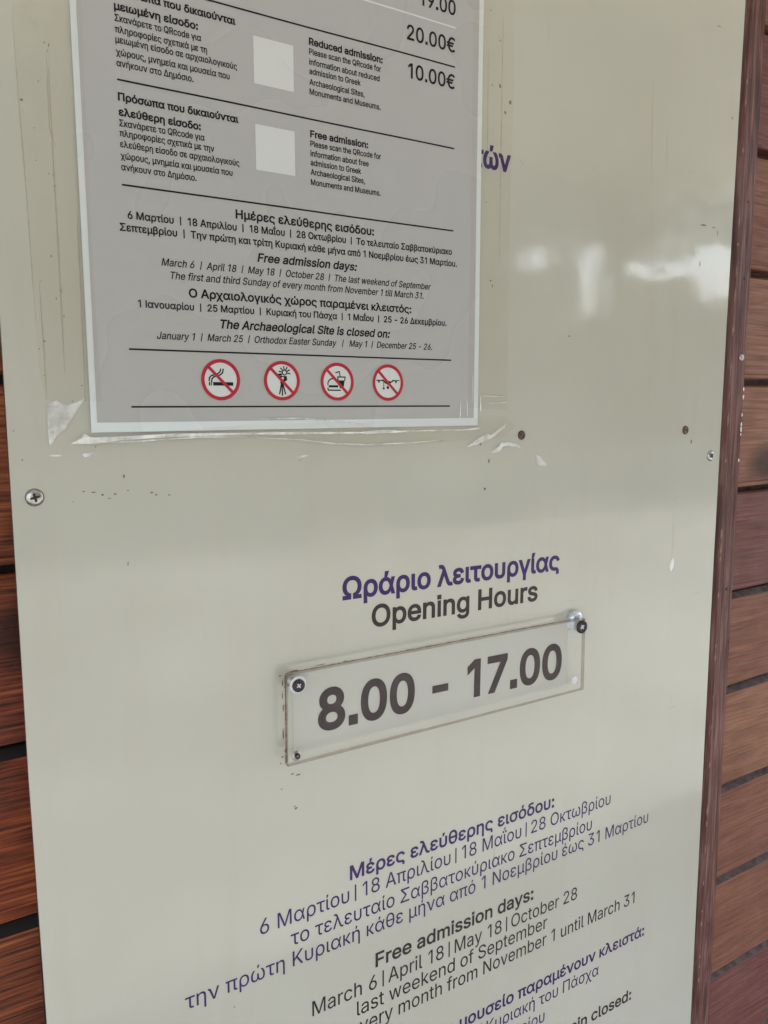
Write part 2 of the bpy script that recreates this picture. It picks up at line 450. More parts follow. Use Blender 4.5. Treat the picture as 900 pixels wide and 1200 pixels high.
# ------------------------------------------------------------------ lettering: glyph outlines in 1/1000 em, (advance, contours of handle/point/handle)
GLYPHS = {
' ': (188, ''),
',': (188, '53 -119 38 -119 48 -56 58 8 68 71 91 71 114 71 137 71 119 8 102 -56 84 -119 69 -119'),
'-': (453, '263 244 337 244 337 226 337 207 337 188 263 188 188 188 114 188 114 207 114 226 114 244 188 244'),
'.': (188, '108 -4 95 -4 83 -4 72 0 63 9 54 18 50 28 50 41 50 54 54 65 63 73 72 82 83 87 95 87 108 87 119 82 128 73 137 65 141 54 141 41 141 28 137 18 128 9 119 0'),
'0': (453, '264 -7 227 -7 189 -7 157 3 130 24 103 45 83 74 69 113 55 152 48 199 48 254 48 309 55 356 69 395 83 434 104 464 130 484 157 505 189 516 227 516 264 516 296 505 323 484 350 464 370 434 384 395 398 356 405 309 405 254 405 199 398 152 384 113 370 74 350 45 323 24 297 3/202 50 227 50 252 50 273 58 290 74 308 90 321 113 330 144 339 174 344 211 344 254 344 297 339 334 330 365 321 395 308 419 290 435 273 451 252 460 227 460 202 460 180 451 163 435 146 419 132 395 123 365 114 334 109 297 109 254 109 211 114 174 123 144 132 113 146 90 163 74 180 58'),
'1': (453, '250 509 276 509 276 339 276 170 276 0 255 0 234 0 212 0 212 149 212 299 212 448 211 448 210 448 209 448 168 418 127 388 86 358 86 381 86 404 86 427 123 454 161 481 198 509 224 509'),
'2': (453, '172 0 64 0 64 16 64 32 64 47 121 108 177 168 234 229 254 249 270 267 282 282 295 298 304 313 311 327 317 341 320 356 320 371 320 390 316 405 308 419 299 432 288 442 273 449 259 456 242 460 224 460 204 460 187 456 172 447 158 439 147 428 139 413 131 399 127 382 127 362 107 362 86 362 66 362 66 392 72 419 86 442 100 465 119 483 143 496 167 509 194 516 225 516 255 516 282 509 306 497 329 484 348 467 361 445 374 424 381 399 381 372 381 354 378 335 371 318 364 300 353 280 336 259 319 237 296 211 267 180 229 140 191 100 153 60 153 59 153 58 153 57 231 57 310 57 389 57 389 38 389 19 389 0 281 0'),
'3': (453, '252 -7 218 -7 187 -7 158 -1 133 10 107 21 86 37 70 57 54 78 46 103 44 132 66 132 87 132 109 132 111 114 117 99 126 87 136 75 149 65 165 59 181 53 199 50 219 50 239 50 258 53 275 61 292 68 305 79 315 93 324 107 329 124 329 145 329 163 325 181 316 196 307 212 293 224 275 234 256 243 231 248 201 248 186 248 172 248 157 248 157 265 157 282 157 299 200 349 244 399 288 448 288 450 288 451 288 452 215 452 142 452 70 452 70 471 70 490 70 509 171 509 272 509 372 509 372 493 372 477 372 461 319 400 265 339 211 278 211 282 211 285 211 289 249 293 281 288 308 276 335 263 356 246 371 222 386 199 393 173 393 145 393 115 385 89 370 66 355 43 335 25 309 12 282 0'),
'5': (453, '254 -7 221 -7 191 -7 164 -1 140 11 116 23 97 39 83 60 69 81 61 104 60 130 81 130 101 130 122 130 124 115 129 101 138 89 147 77 159 67 173 60 188 53 204 50 221 50 242 50 260 55 276 64 292 74 305 87 314 104 323 121 328 141 328 162 328 184 323 204 314 221 304 238 291 252 275 262 258 272 239 277 218 277 201 277 184 274 167 268 151 263 138 255 128 246 108 248 88 250 67 253 77 338 86 423 96 509 186 509 276 509 366 509 366 490 366 471 366 452 294 452 222 452 151 452 145 402 139 352 134 301 135 301 135 301 136 301 147 311 161 319 178 325 194 331 211 334 229 334 253 334 274 329 294 321 313 313 331 301 345 285 359 270 371 252 379 231 387 210 391 188 391 163 391 130 384 101 369 76 354 50 334 30 309 15 283 1'),
'6': (453, '258 -7 226 -7 195 -7 167 0 142 15 118 29 98 49 84 74 71 100 64 129 64 162 64 186 69 212 80 239 91 266 110 300 137 340 176 396 214 453 252 509 276 509 299 509 322 509 265 426 208 344 151 261 149 261 147 261 145 261 150 271 157 280 165 288 174 296 184 302 196 307 207 312 221 314 235 314 266 314 293 308 316 295 339 282 357 263 370 240 382 216 389 189 389 157 389 125 382 97 368 73 354 48 334 28 310 14 286 0/207 48 226 48 246 48 264 53 279 63 294 72 306 85 314 101 323 118 327 136 327 157 327 178 323 197 314 213 306 230 294 242 279 251 264 261 246 265 226 265 207 265 189 261 174 252 159 243 147 230 138 214 129 198 125 179 125 158 125 137 129 118 138 102 147 85 159 72 174 63 189 53'),
'7': (453, '120 0 97 0 172 149 248 299 323 448 323 450 323 451 323 452 236 452 149 452 62 452 62 471 62 490 62 509 172 509 281 509 391 509 391 489 391 469 391 449 315 299 240 150 165 0 142 0'),
'8': (453, '260 -7 226 -7 192 -7 162 -1 136 11 109 24 89 40 74 62 59 83 52 108 52 135 52 157 56 177 65 195 74 213 86 229 101 241 116 253 133 261 153 265 153 265 153 266 153 267 128 273 108 287 93 308 78 329 70 353 70 380 70 406 77 429 90 450 104 470 122 486 146 498 169 510 196 516 226 516 256 516 283 510 306 498 329 486 348 470 361 450 375 429 382 406 382 380 382 353 374 329 359 308 344 287 325 273 300 267 300 266 300 265 300 265 319 261 336 253 351 241 366 229 378 213 387 195 396 177 401 157 401 135 401 108 393 83 378 62 364 40 343 24 317 11 291 -1/204 49 226 49 249 49 268 53 285 60 301 68 314 78 323 91 332 105 337 121 337 139 337 158 332 174 322 189 313 203 300 214 283 223 266 231 247 235 226 235 205 235 186 231 169 223 152 214 139 203 130 189 120 174 115 158 115 139 115 121 120 105 129 91 138 78 151 68 167 60 184 53/208 290 226 290 244 290 260 293 274 300 288 307 299 318 307 330 315 343 319 358 319 376 319 393 315 407 308 420 300 433 289 443 275 449 261 456 245 460 226 460 208 460 191 456 177 449 163 443 152 433 145 420 137 407 133 393 133 376 133 358 137 343 145 330 152 318 163 307 178 300 192 293'),
'9': (453, '195 516 226 516 258 516 286 508 310 494 335 480 354 460 368 434 382 409 389 380 389 347 389 323 383 297 373 270 362 243 343 209 315 168 277 112 239 56 200 0 177 0 154 0 130 0 187 83 244 165 301 248 303 248 305 248 307 248 303 238 296 229 287 221 279 213 269 207 257 202 245 197 232 195 218 195 187 195 160 201 137 214 114 227 96 245 83 269 70 292 64 320 64 352 64 384 71 412 85 436 99 461 118 480 143 494 167 508/246 460 226 460 207 460 189 456 174 446 159 437 147 424 138 407 130 391 125 372 125 352 125 330 130 312 138 295 147 279 159 266 174 257 189 248 207 243 226 243 246 243 263 248 279 257 294 266 306 279 314 295 323 311 327 330 327 350 327 372 323 391 314 407 306 424 294 437 279 446 264 456'),
':': (188, '108 -4 95 -4 83 -4 72 0 63 9 54 18 50 28 50 41 50 54 54 65 63 73 72 82 83 87 95 87 108 87 119 82 128 73 137 65 141 54 141 41 141 28 137 18 128 9 119 0/108 271 95 271 83 271 72 275 63 284 54 293 50 304 50 316 50 329 54 340 63 349 72 357 83 362 95 362 108 362 119 357 128 349 137 340 141 329 141 316 141 304 137 293 128 284 119 275'),
'A': (480, '39 0 16 0 78 170 140 339 201 509 226 509 251 509 276 509 338 339 401 170 463 0 440 0 418 0 395 0 359 101 323 202 287 302 281 321 273 344 264 372 255 400 245 435 232 478 236 478 241 478 245 478 233 435 222 399 213 371 204 343 196 320 191 302 155 202 120 101 85 0 62 0/197 142 110 142 110 161 110 180 110 199 197 199 283 199 370 199 370 180 370 161 370 142 283 142'),
'D': (502, '271 0 219 0 178 0 137 0 96 0 96 19 96 38 96 57 136 57 175 57 215 57 256 57 291 65 318 81 345 97 366 119 379 149 392 179 399 214 399 255 399 296 392 331 379 361 366 390 346 412 320 428 293 444 260 452 221 452 178 452 136 452 93 452 93 471 93 490 93 509 137 509 181 509 225 509 275 509 317 499 353 478 388 458 415 429 433 391 452 353 462 308 462 255 462 202 452 157 433 119 414 81 387 51 351 31 314 10/103 509 125 509 125 339 125 170 125 0 103 0 82 0 60 0 60 170 60 339 60 509 82 509'),
'E': (419, '165 0 60 0 60 170 60 339 60 509 164 509 268 509 372 509 372 490 372 471 372 452 290 452 207 452 125 452 125 396 125 341 125 286 202 286 278 286 355 286 355 267 355 248 355 229 278 229 202 229 125 229 125 172 125 114 125 57 208 57 292 57 375 57 375 38 375 19 375 0 270 0'),
'F': (410, '82 0 60 0 60 170 60 339 60 509 163 509 266 509 369 509 369 490 369 471 369 452 288 452 206 452 125 452 125 394 125 336 125 278 198 278 272 278 346 278 346 259 346 240 346 221 272 221 198 221 125 221 125 147 125 74 125 0 103 0'),
'G': (520, '309 -7 269 -7 223 -7 184 4 149 25 115 46 88 77 69 116 50 155 40 201 40 254 40 308 50 354 69 393 88 432 115 462 149 484 183 505 221 516 265 516 292 516 317 512 340 504 364 496 385 484 403 469 422 454 437 437 449 416 461 396 470 373 474 349 452 349 430 349 408 349 403 365 396 380 387 393 379 406 368 417 356 427 344 436 330 444 315 448 300 453 283 456 265 456 235 456 208 448 183 432 159 417 139 394 125 364 111 334 103 297 103 254 103 211 111 175 125 145 140 115 159 92 184 76 209 61 237 53 269 53 297 53 323 59 345 71 367 83 384 101 396 123 409 146 415 172 415 202 421 201 428 200 434 199 384 199 333 199 283 199 283 218 283 237 283 256 348 256 413 256 478 256 478 237 478 219 478 200 478 158 469 122 451 91 433 60 408 36 377 19 345 2'),
'H': (517, '82 0 60 0 60 170 60 339 60 509 82 509 103 509 125 509 125 435 125 362 125 289 214 289 303 289 392 289 392 362 392 435 392 509 414 509 435 509 457 509 457 339 457 170 457 0 435 0 414 0 392 0 392 77 392 155 392 232 303 232 214 232 125 232 125 155 125 77 125 0 103 0'),
'J': (396, '230 -7 185 -7 140 -7 104 6 75 33 47 59 33 97 33 145 33 155 33 164 33 173 55 173 76 173 98 173 98 164 98 155 98 145 98 114 106 91 122 74 137 58 159 50 185 50 211 50 232 58 248 74 264 91 272 114 272 145 272 267 272 388 272 509 293 509 315 509 336 509 336 388 336 267 336 145 336 97 322 59 294 33 266 6'),
'M': (628, '81 0 60 0 60 170 60 339 60 509 91 509 121 509 152 509 193 402 235 294 277 187 280 180 284 170 287 159 291 148 295 136 299 123 303 110 307 97 311 84 315 71 319 59 322 49 317 49 312 49 307 49 310 59 314 70 318 83 322 95 326 108 330 121 334 134 338 147 342 158 346 170 349 179 352 187 394 294 435 402 476 509 507 509 537 509 568 509 568 339 568 170 568 0 547 0 525 0 504 0 504 97 504 194 504 291 504 302 504 314 504 327 505 340 505 354 505 369 505 383 506 398 506 413 506 428 507 443 507 457 509 457 511 457 513 457 508 441 503 426 498 409 492 393 487 378 482 363 477 348 472 334 467 322 463 309 459 299 456 291 418 194 380 97 342 0 323 0 305 0 286 0 248 97 209 194 170 291 167 299 163 309 159 321 155 333 150 346 145 361 140 376 135 391 129 408 124 424 118 441 112 457 114 457 117 457 119 457 119 444 120 431 120 416 120 401 121 387 121 372 121 357 121 342 122 328 122 315 122 302 122 291 122 194 122 97 122 0 101 0'),
'N': (523, '82 0 60 0 60 170 60 339 60 509 85 509 111 509 136 509 205 400 274 291 343 183 349 174 355 164 363 151 370 138 379 123 388 107 396 90 405 73 414 55 411 55 408 54 405 54 403 72 401 90 401 108 400 126 399 142 399 157 399 172 399 185 399 195 399 300 399 404 399 509 420 509 442 509 463 509 463 339 463 170 463 0 438 0 412 0 387 0 325 97 264 193 202 290 194 303 186 316 177 331 169 345 159 362 148 381 137 400 123 424 108 452 111 453 115 453 119 454 120 428 121 405 122 384 123 362 124 344 124 328 125 312 125 300 125 291 125 194 125 97 125 0 103 0'),
'O': (533, '311 -7 267 -7 223 -7 184 4 150 25 116 46 90 76 70 115 50 154 40 201 40 254 40 308 50 354 70 393 90 432 116 462 150 484 184 505 223 516 267 516 311 516 350 505 384 484 418 462 444 432 464 393 483 354 493 308 493 254 493 201 483 154 464 115 444 76 418 46 384 25 350 4/236 53 267 53 297 53 325 61 349 76 374 91 394 114 408 144 423 174 430 211 430 254 430 298 423 335 408 365 394 395 374 417 349 433 325 448 297 456 267 456 236 456 209 448 184 433 159 417 140 394 125 364 111 334 103 297 103 254 103 211 111 174 125 144 140 114 159 92 184 76 209 61'),
'P': (445, '82 0 60 0 60 170 60 339 60 509 118 509 177 509 235 509 274 509 307 502 332 487 358 473 377 454 390 430 402 405 409 378 409 348 409 317 402 290 390 265 377 241 358 222 332 207 307 193 274 186 235 186 193 186 151 186 109 186 109 205 109 224 109 242 150 242 191 242 233 242 259 242 281 247 297 256 313 265 325 278 333 294 341 310 344 328 344 348 344 368 341 386 333 402 325 417 313 430 297 439 280 448 259 452 232 452 196 452 160 452 125 452 125 301 125 151 125 0 103 0'),
'Q': (533, '274 121 245 159 268 159 290 159 313 159 332 134 351 109 369 85 374 78 379 71 384 65 412 27 440 -10 468 -48 446 -48 423 -48 401 -48 382 -23 364 2 346 27 341 33 336 39 331 46 302 84/311 -7 267 -7 223 -7 184 4 150 25 116 46 90 76 70 115 50 154 40 201 40 254 40 308 50 354 70 393 90 432 116 462 150 484 184 505 223 516 267 516 311 516 350 505 384 484 418 462 444 432 464 393 483 354 493 308 493 254 493 201 483 154 464 115 444 76 418 46 384 25 350 4/236 53 267 53 297 53 325 61 349 76 374 91 394 114 408 144 423 174 430 211 430 254 430 298 423 335 408 365 394 395 374 417 349 433 325 448 297 456 267 456 236 456 209 448 184 433 159 417 140 394 125 364 111 334 103 297 103 254 103 211 111 174 125 144 140 114 159 92 184 76 209 61'),
'R': (449, '82 0 60 0 60 170 60 339 60 509 119 509 177 509 236 509 275 509 307 502 333 489 359 475 378 457 390 433 403 410 409 382 409 352 409 321 403 295 390 271 378 248 359 230 333 217 307 204 275 198 236 198 189 198 143 198 96 198 96 217 96 236 96 255 142 255 188 255 234 255 260 255 281 259 298 267 314 275 326 286 334 300 341 315 345 332 345 352 345 372 341 390 334 405 326 420 314 431 298 440 281 448 259 452 233 452 197 452 161 452 125 452 125 301 125 151 125 0 103 0/378 0 353 0 312 76 271 153 230 229 254 229 279 229 303 229 344 153 386 76 428 0 403 0'),
'S': (447, '263 -9 224 -9 187 -9 155 -3 128 9 100 21 79 38 64 60 49 82 40 107 38 137 60 137 82 137 104 137 106 117 112 101 123 88 134 75 149 65 166 59 184 52 203 49 224 49 247 49 268 53 286 60 304 68 319 78 329 92 340 105 346 121 346 139 346 155 341 169 332 179 323 189 311 198 296 205 281 211 264 217 245 222 224 228 204 234 184 239 142 251 109 268 86 289 63 311 52 339 52 372 52 401 60 426 75 448 90 469 111 486 138 498 164 510 194 516 227 516 261 516 290 510 316 498 342 486 362 469 377 449 392 428 400 404 401 378 380 378 358 378 337 378 335 403 323 423 302 437 281 451 256 459 225 459 203 459 184 455 167 448 151 441 138 431 129 418 120 406 115 391 115 376 115 358 120 344 131 334 142 323 154 314 169 308 184 302 199 297 212 293 230 289 247 284 264 279 279 275 295 270 312 264 328 257 344 248 359 238 373 227 385 214 395 198 404 181 408 162 408 139 408 111 401 86 386 64 372 41 351 24 323 11 296 -2'),
'T': (449, '85 452 32 452 32 471 32 490 32 509 160 509 288 509 417 509 417 490 417 471 417 452 363 452 310 452 257 452 257 301 257 151 257 0 235 0 214 0 193 0 193 151 193 301 193 452 139 452'),
'a': (389, '182 -9 160 -9 136 -9 114 -4 94 5 75 14 59 27 48 45 36 62 30 83 30 108 30 130 35 147 43 161 52 175 63 185 78 193 92 201 108 207 125 211 143 215 160 218 178 220 201 223 219 225 234 227 248 228 258 231 265 235 272 239 276 245 276 255 276 255 276 256 276 257 276 272 273 286 267 297 261 308 252 316 240 322 228 328 213 331 196 331 178 331 162 328 149 322 136 317 126 309 118 301 110 292 104 283 100 274 80 280 61 285 41 291 50 314 62 332 79 346 95 360 113 369 133 375 153 381 173 384 194 384 208 384 223 383 239 379 255 376 271 370 286 360 301 351 313 338 322 320 332 303 337 280 337 251 337 168 337 84 337 0 317 0 297 0 277 0 277 17 277 35 277 52 275 52 274 52 272 52 268 43 261 34 252 25 243 15 230 7 215 1 200 -5/155 45 170 45 193 45 212 50 228 59 243 68 255 79 263 93 271 107 276 122 276 138 276 155 276 173 276 190 273 187 268 184 259 182 251 180 242 178 231 176 221 174 210 172 200 171 190 170 182 169 175 168 161 166 147 163 134 159 121 154 111 148 103 139 96 131 92 119 92 105 92 92 95 81 102 72 109 63 118 57 130 52 142 48'),
'b': (424, '261 -8 229 -8 206 -8 187 -4 172 4 158 12 146 21 138 31 129 42 123 51 118 59 116 59 114 59 112 59 112 39 112 20 112 0 92 0 72 0 53 0 53 170 53 339 53 509 73 509 93 509 114 509 114 446 114 382 114 319 115 319 117 319 118 319 123 327 129 336 137 346 145 356 157 365 171 373 186 381 205 384 229 384 261 384 289 376 313 361 337 345 356 322 370 293 383 263 390 229 390 189 390 149 383 114 370 84 356 55 337 32 313 16 289 0/197 47 220 47 244 47 263 53 279 66 295 78 308 95 316 117 324 138 328 162 328 189 328 216 324 240 316 261 308 282 296 299 280 311 264 324 244 330 220 330 197 330 177 324 161 312 145 300 133 284 125 263 117 242 113 217 113 189 113 161 117 136 125 115 133 94 146 77 162 65 178 53'),
'c': (396, '226 -8 207 -8 173 -8 143 0 117 16 91 33 71 56 56 85 41 114 34 149 34 187 34 227 41 262 56 291 71 321 91 343 117 360 143 376 173 384 207 384 226 384 243 382 260 377 276 372 292 365 305 356 319 347 330 335 340 322 350 309 357 294 362 277 342 272 322 267 303 262 300 272 296 281 290 289 285 297 278 305 270 311 262 317 253 322 242 325 232 328 220 330 207 330 182 330 161 323 145 310 129 297 116 280 108 258 100 237 96 213 96 187 96 162 100 139 108 117 116 96 129 79 145 66 161 53 182 46 207 46 220 46 232 48 243 52 253 55 263 60 271 66 279 72 286 80 292 89 297 97 301 107 304 117 324 112 343 107 363 102 358 85 351 70 341 56 332 43 320 31 306 21 293 12 277 4 261 -1 244 -6'),
'd': (424, '219 -8 195 -8 164 -8 136 0 111 16 87 32 68 55 55 84 41 114 34 149 34 189 34 229 41 263 55 293 69 322 88 345 112 361 136 376 164 384 196 384 219 384 238 381 253 373 268 365 279 356 287 346 296 336 302 327 306 319 308 319 309 319 311 319 311 382 311 446 311 509 331 509 351 509 372 509 372 339 372 170 372 0 352 0 332 0 313 0 313 20 313 39 313 59 311 59 309 59 307 59 302 51 295 42 287 31 278 21 267 12 252 4 238 -4/181 47 205 47 227 47 247 53 263 65 279 77 291 94 299 115 308 136 312 161 312 189 312 217 308 242 300 263 292 284 279 300 263 312 247 324 228 330 205 330 181 330 161 324 145 311 129 299 116 282 108 261 100 240 96 216 96 189 96 162 100 138 109 117 117 95 129 78 145 66 161 53'),
'e': (404, '238 -8 212 -8 175 -8 143 0 117 16 90 33 70 56 56 85 41 114 34 148 34 187 34 226 41 260 55 290 69 319 89 343 115 359 141 376 171 384 205 384 226 384 246 381 266 374 285 367 303 356 319 341 335 326 348 306 357 282 366 258 371 228 371 194 371 186 371 178 371 169 272 169 174 169 75 169 75 187 75 204 75 221 163 221 250 221 338 221 329 215 319 208 310 202 310 227 306 249 298 269 290 288 278 303 263 314 247 325 228 330 205 330 182 330 163 325 146 313 130 302 118 288 109 270 100 251 96 232 96 211 96 200 96 189 96 178 96 150 101 126 110 106 120 87 134 72 151 61 168 51 189 46 212 46 228 46 241 48 254 53 266 57 277 64 285 73 294 82 301 93 306 105 325 101 345 96 365 91 359 71 349 54 335 39 321 24 303 13 283 4 262 -4'),
'f': (254, '154 379 228 379 228 362 228 344 228 327 154 327 80 327 6 327 6 344 6 362 6 379 80 379/101 0 81 0 81 144 81 288 81 432 81 453 86 471 96 486 106 500 119 511 135 519 152 526 169 530 187 530 201 530 213 529 222 527 232 525 238 523 243 521 238 503 233 486 227 468 224 470 220 471 215 472 210 473 203 474 195 474 176 474 163 469 154 460 146 451 142 437 142 419 142 279 142 140 142 0 121 0'),
'g': (425, '238 -151 207 -151 179 -151 155 -147 134 -140 113 -132 96 -123 82 -110 69 -98 58 -84 51 -69 67 -60 84 -50 101 -41 107 -49 113 -57 122 -66 130 -75 141 -82 154 -88 168 -94 186 -97 207 -97 238 -97 263 -90 282 -75 302 -60 311 -37 311 -6 311 19 311 44 311 68 310 68 308 68 306 68 301 60 295 51 287 41 278 32 267 23 252 16 238 8 219 5 195 5 164 5 137 12 113 27 88 41 69 62 55 90 41 118 34 152 34 191 34 230 41 264 55 293 69 322 88 345 112 361 137 376 165 384 196 384 220 384 239 381 253 373 268 365 280 356 288 346 297 336 303 327 308 319 309 319 311 319 313 319 313 339 313 359 313 379 333 379 353 379 372 379 372 250 372 121 372 -9 372 -42 365 -69 350 -90 335 -111 316 -126 291 -136 266 -146/181 59 205 59 228 59 248 64 264 75 280 86 292 101 300 121 308 141 312 165 312 193 312 220 308 243 300 264 292 284 280 301 264 312 248 324 228 330 205 330 181 330 161 324 145 312 129 299 117 283 109 262 100 242 96 219 96 193 96 166 100 143 109 123 117 103 129 87 145 76 162 65'),
'h': (410, '114 249 114 227 114 151 114 76 114 0 93 0 73 0 53 0 53 170 53 339 53 509 73 509 93 509 114 509 114 435 114 361 114 287 110 287 106 287 102 287 114 322 131 347 152 362 174 377 199 384 227 384 253 384 276 379 295 369 315 358 330 342 341 321 352 299 357 273 357 240 357 160 357 80 357 0 337 0 316 0 296 0 296 78 296 157 296 235 296 265 288 288 273 304 258 321 237 329 210 329 192 329 175 325 161 317 146 309 135 298 126 283 118 267'),
'i': (167, '73 0 53 0 53 126 53 253 53 379 73 379 93 379 114 379 114 253 114 126 114 0 93 0/95 443 84 443 72 443 62 447 54 455 45 462 41 472 41 483 41 494 45 504 54 512 62 520 72 524 84 524 95 524 106 520 114 512 122 504 126 494 126 483 126 472 122 462 114 455 106 447'),
'k': (381, '132 158 110 137 110 162 110 187 110 212 113 212 117 212 121 212 175 268 230 323 284 379 310 379 335 379 360 379 301 319 243 259 184 199 182 199 179 199 177 199 155 178/73 0 53 0 53 170 53 339 53 509 73 509 93 509 114 509 114 339 114 170 114 0 93 0/320 0 294 0 245 62 197 124 148 186 162 200 177 214 191 229 252 152 312 76 372 0 346 0'),
'l': (189, '147 -2 139 -2 110 -2 88 5 74 20 60 35 53 57 53 84 53 226 53 367 53 509 73 509 93 509 114 509 114 372 114 235 114 99 114 81 116 69 120 62 125 55 133 52 146 52 152 52 157 52 160 53 164 53 167 54 170 54 173 37 177 20 181 3 175 1 169 0 162 -1 154 -2'),
'm': (610, '73 0 53 0 53 126 53 253 53 379 72 379 92 379 112 379 112 351 112 323 112 295 111 295 109 295 108 295 113 316 121 332 132 346 144 359 157 369 172 376 187 383 203 386 219 386 247 386 270 378 287 361 305 344 316 322 321 295 318 295 315 295 312 295 317 313 325 329 337 343 349 357 364 367 381 375 398 382 416 386 437 386 459 386 479 381 497 372 515 362 530 348 541 328 551 309 557 285 557 255 557 170 557 85 557 0 536 0 516 0 496 0 496 85 496 169 496 254 496 281 488 301 473 313 457 325 439 330 419 330 402 330 387 327 374 320 362 313 352 303 345 290 339 278 335 263 335 247 335 165 335 82 335 0 315 0 295 0 274 0 274 87 274 173 274 260 274 281 267 298 253 311 239 324 221 330 199 330 185 330 171 327 158 320 144 313 134 303 126 289 118 276 114 258 114 238 114 159 114 79 114 0 93 0'),
'n': (410, '114 249 114 227 114 151 114 76 114 0 93 0 73 0 53 0 53 126 53 253 53 379 72 379 92 379 112 379 112 349 112 318 112 287 109 287 106 287 102 287 114 322 131 347 152 362 174 377 199 384 227 384 253 384 276 379 295 369 314 358 330 342 341 321 352 299 357 273 357 240 357 160 357 80 357 0 337 0 316 0 296 0 296 78 296 157 296 235 296 265 288 288 273 304 258 321 237 329 210 329 192 329 175 325 161 317 146 309 135 298 126 283 118 267'),
'o': (415, '242 -8 207 -8 173 -8 143 0 117 16 91 33 71 56 56 85 41 114 34 149 34 187 34 227 41 262 56 291 71 321 91 343 117 360 143 376 173 384 207 384 242 384 273 376 299 360 325 343 345 321 359 291 374 262 381 227 381 187 381 149 374 114 359 85 345 56 325 33 299 16 273 0/182 46 207 46 233 46 254 53 270 66 287 79 299 96 307 117 315 139 319 162 319 187 319 213 315 236 307 258 299 280 287 297 270 310 254 323 233 330 207 330 182 330 161 323 145 310 129 297 116 280 108 258 100 237 96 213 96 187 96 162 100 139 108 117 116 96 129 79 145 66 161 53'),
'p': (424, '73 -143 53 -143 53 31 53 205 53 379 72 379 92 379 112 379 112 359 112 339 112 319 114 319 116 319 118 319 123 327 129 336 137 346 145 356 157 365 171 373 186 381 205 384 229 384 261 384 289 376 313 361 337 345 356 322 370 293 383 263 390 229 390 189 390 149 383 114 370 84 356 55 337 32 313 16 289 0 261 -8 229 -8 206 -8 187 -4 173 4 158 12 146 21 138 31 130 42 123 51 118 59 117 59 115 59 114 59 114 -8 114 -76 114 -143 93 -143/197 47 220 47 244 47 263 53 279 66 295 78 308 95 316 117 324 138 328 162 328 189 328 216 324 240 316 261 308 282 296 299 280 311 264 324 244 330 220 330 197 330 177 324 161 312 145 300 133 284 125 263 117 242 113 217 113 189 113 161 117 136 125 115 133 94 146 77 162 65 178 53'),
'r': (259, '73 0 53 0 53 126 53 253 53 379 72 379 92 379 112 379 112 360 112 340 112 321 113 321 114 321 115 321 122 340 135 355 152 367 170 379 190 385 213 385 218 385 223 385 229 384 235 384 240 384 243 384 243 363 243 343 243 322 242 323 237 323 230 324 223 325 215 326 207 326 189 326 173 322 159 315 145 307 134 297 126 284 118 270 114 255 114 237 114 158 114 79 114 0 93 0'),
's': (365, '211 -8 182 -8 156 -8 133 -4 112 3 92 11 75 23 62 38 49 53 40 72 36 94 55 98 74 102 94 107 99 86 109 70 124 60 139 50 158 45 181 45 208 45 229 51 244 62 260 74 268 87 268 103 268 116 263 127 254 136 245 144 231 151 212 155 191 160 170 165 149 170 115 178 89 191 72 208 55 225 47 247 47 274 47 296 53 315 65 332 77 348 94 361 115 370 136 380 160 384 187 384 213 384 235 380 254 372 272 365 287 353 299 339 310 325 319 309 324 290 305 286 287 281 268 277 263 292 255 304 243 316 230 327 212 333 187 333 165 333 146 327 131 317 116 306 109 293 109 277 109 263 114 252 124 243 134 235 150 228 172 223 191 218 210 214 229 209 264 201 290 188 306 171 323 154 331 133 331 107 331 84 325 64 312 47 300 30 282 16 260 6 237 -3'),
't': (227, '138 379 204 379 204 362 204 344 204 327 138 327 72 327 6 327 6 344 6 362 6 379 72 379/65 345 65 471 85 471 106 471 126 471 126 347 126 222 126 98 126 81 129 69 136 61 143 54 154 50 170 50 174 50 179 50 185 51 191 52 197 53 202 54 206 36 209 19 213 2 207 0 200 -2 192 -3 184 -4 176 -4 168 -4 136 -4 110 4 92 21 74 38 65 62 65 93 65 219'),
'u': (410, '211 -5 182 -5 157 -5 134 0 115 11 95 21 80 37 69 59 58 80 53 107 53 139 53 219 53 299 53 379 73 379 93 379 114 379 114 301 114 222 114 144 114 114 121 91 137 75 152 58 173 50 200 50 218 50 235 54 249 62 264 70 275 81 283 97 292 112 296 131 296 153 296 228 296 304 296 379 316 379 337 379 357 379 357 253 357 126 357 0 337 0 318 0 298 0 298 31 298 61 298 92 301 92 304 92 307 92 295 57 279 32 257 17 235 2'),
'v': (389, '184 0 163 0 114 126 66 253 17 379 40 379 62 379 84 379 111 305 138 230 165 155 174 132 181 110 187 87 193 64 199 42 206 21 198 21 191 21 184 21 191 42 197 64 203 87 209 110 216 132 224 155 251 230 278 305 305 379 327 379 349 379 371 379 323 253 275 126 226 0 205 0'),
'w': (567, '158 0 138 0 99 126 61 253 23 379 44 379 66 379 87 379 103 324 118 269 133 214 140 191 147 165 154 137 161 108 168 76 175 41 172 41 168 41 165 41 172 75 179 106 186 135 193 163 199 190 206 214 221 269 237 324 252 379 273 379 295 379 316 379 332 324 347 269 362 214 368 190 375 164 382 136 388 107 395 76 402 41 399 41 395 41 391 41 399 75 406 107 413 135 420 164 427 190 434 214 449 269 465 324 480 379 502 379 523 379 545 379 506 253 468 126 429 0 409 0 389 0 368 0 352 57 335 114 319 172 314 189 309 207 305 225 300 243 295 261 291 280 286 299 281 318 277 338 281 338 286 338 291 338 286 319 281 299 277 280 272 261 267 243 263 225 258 206 253 189 248 172 231 114 215 57 199 0 178 0'),
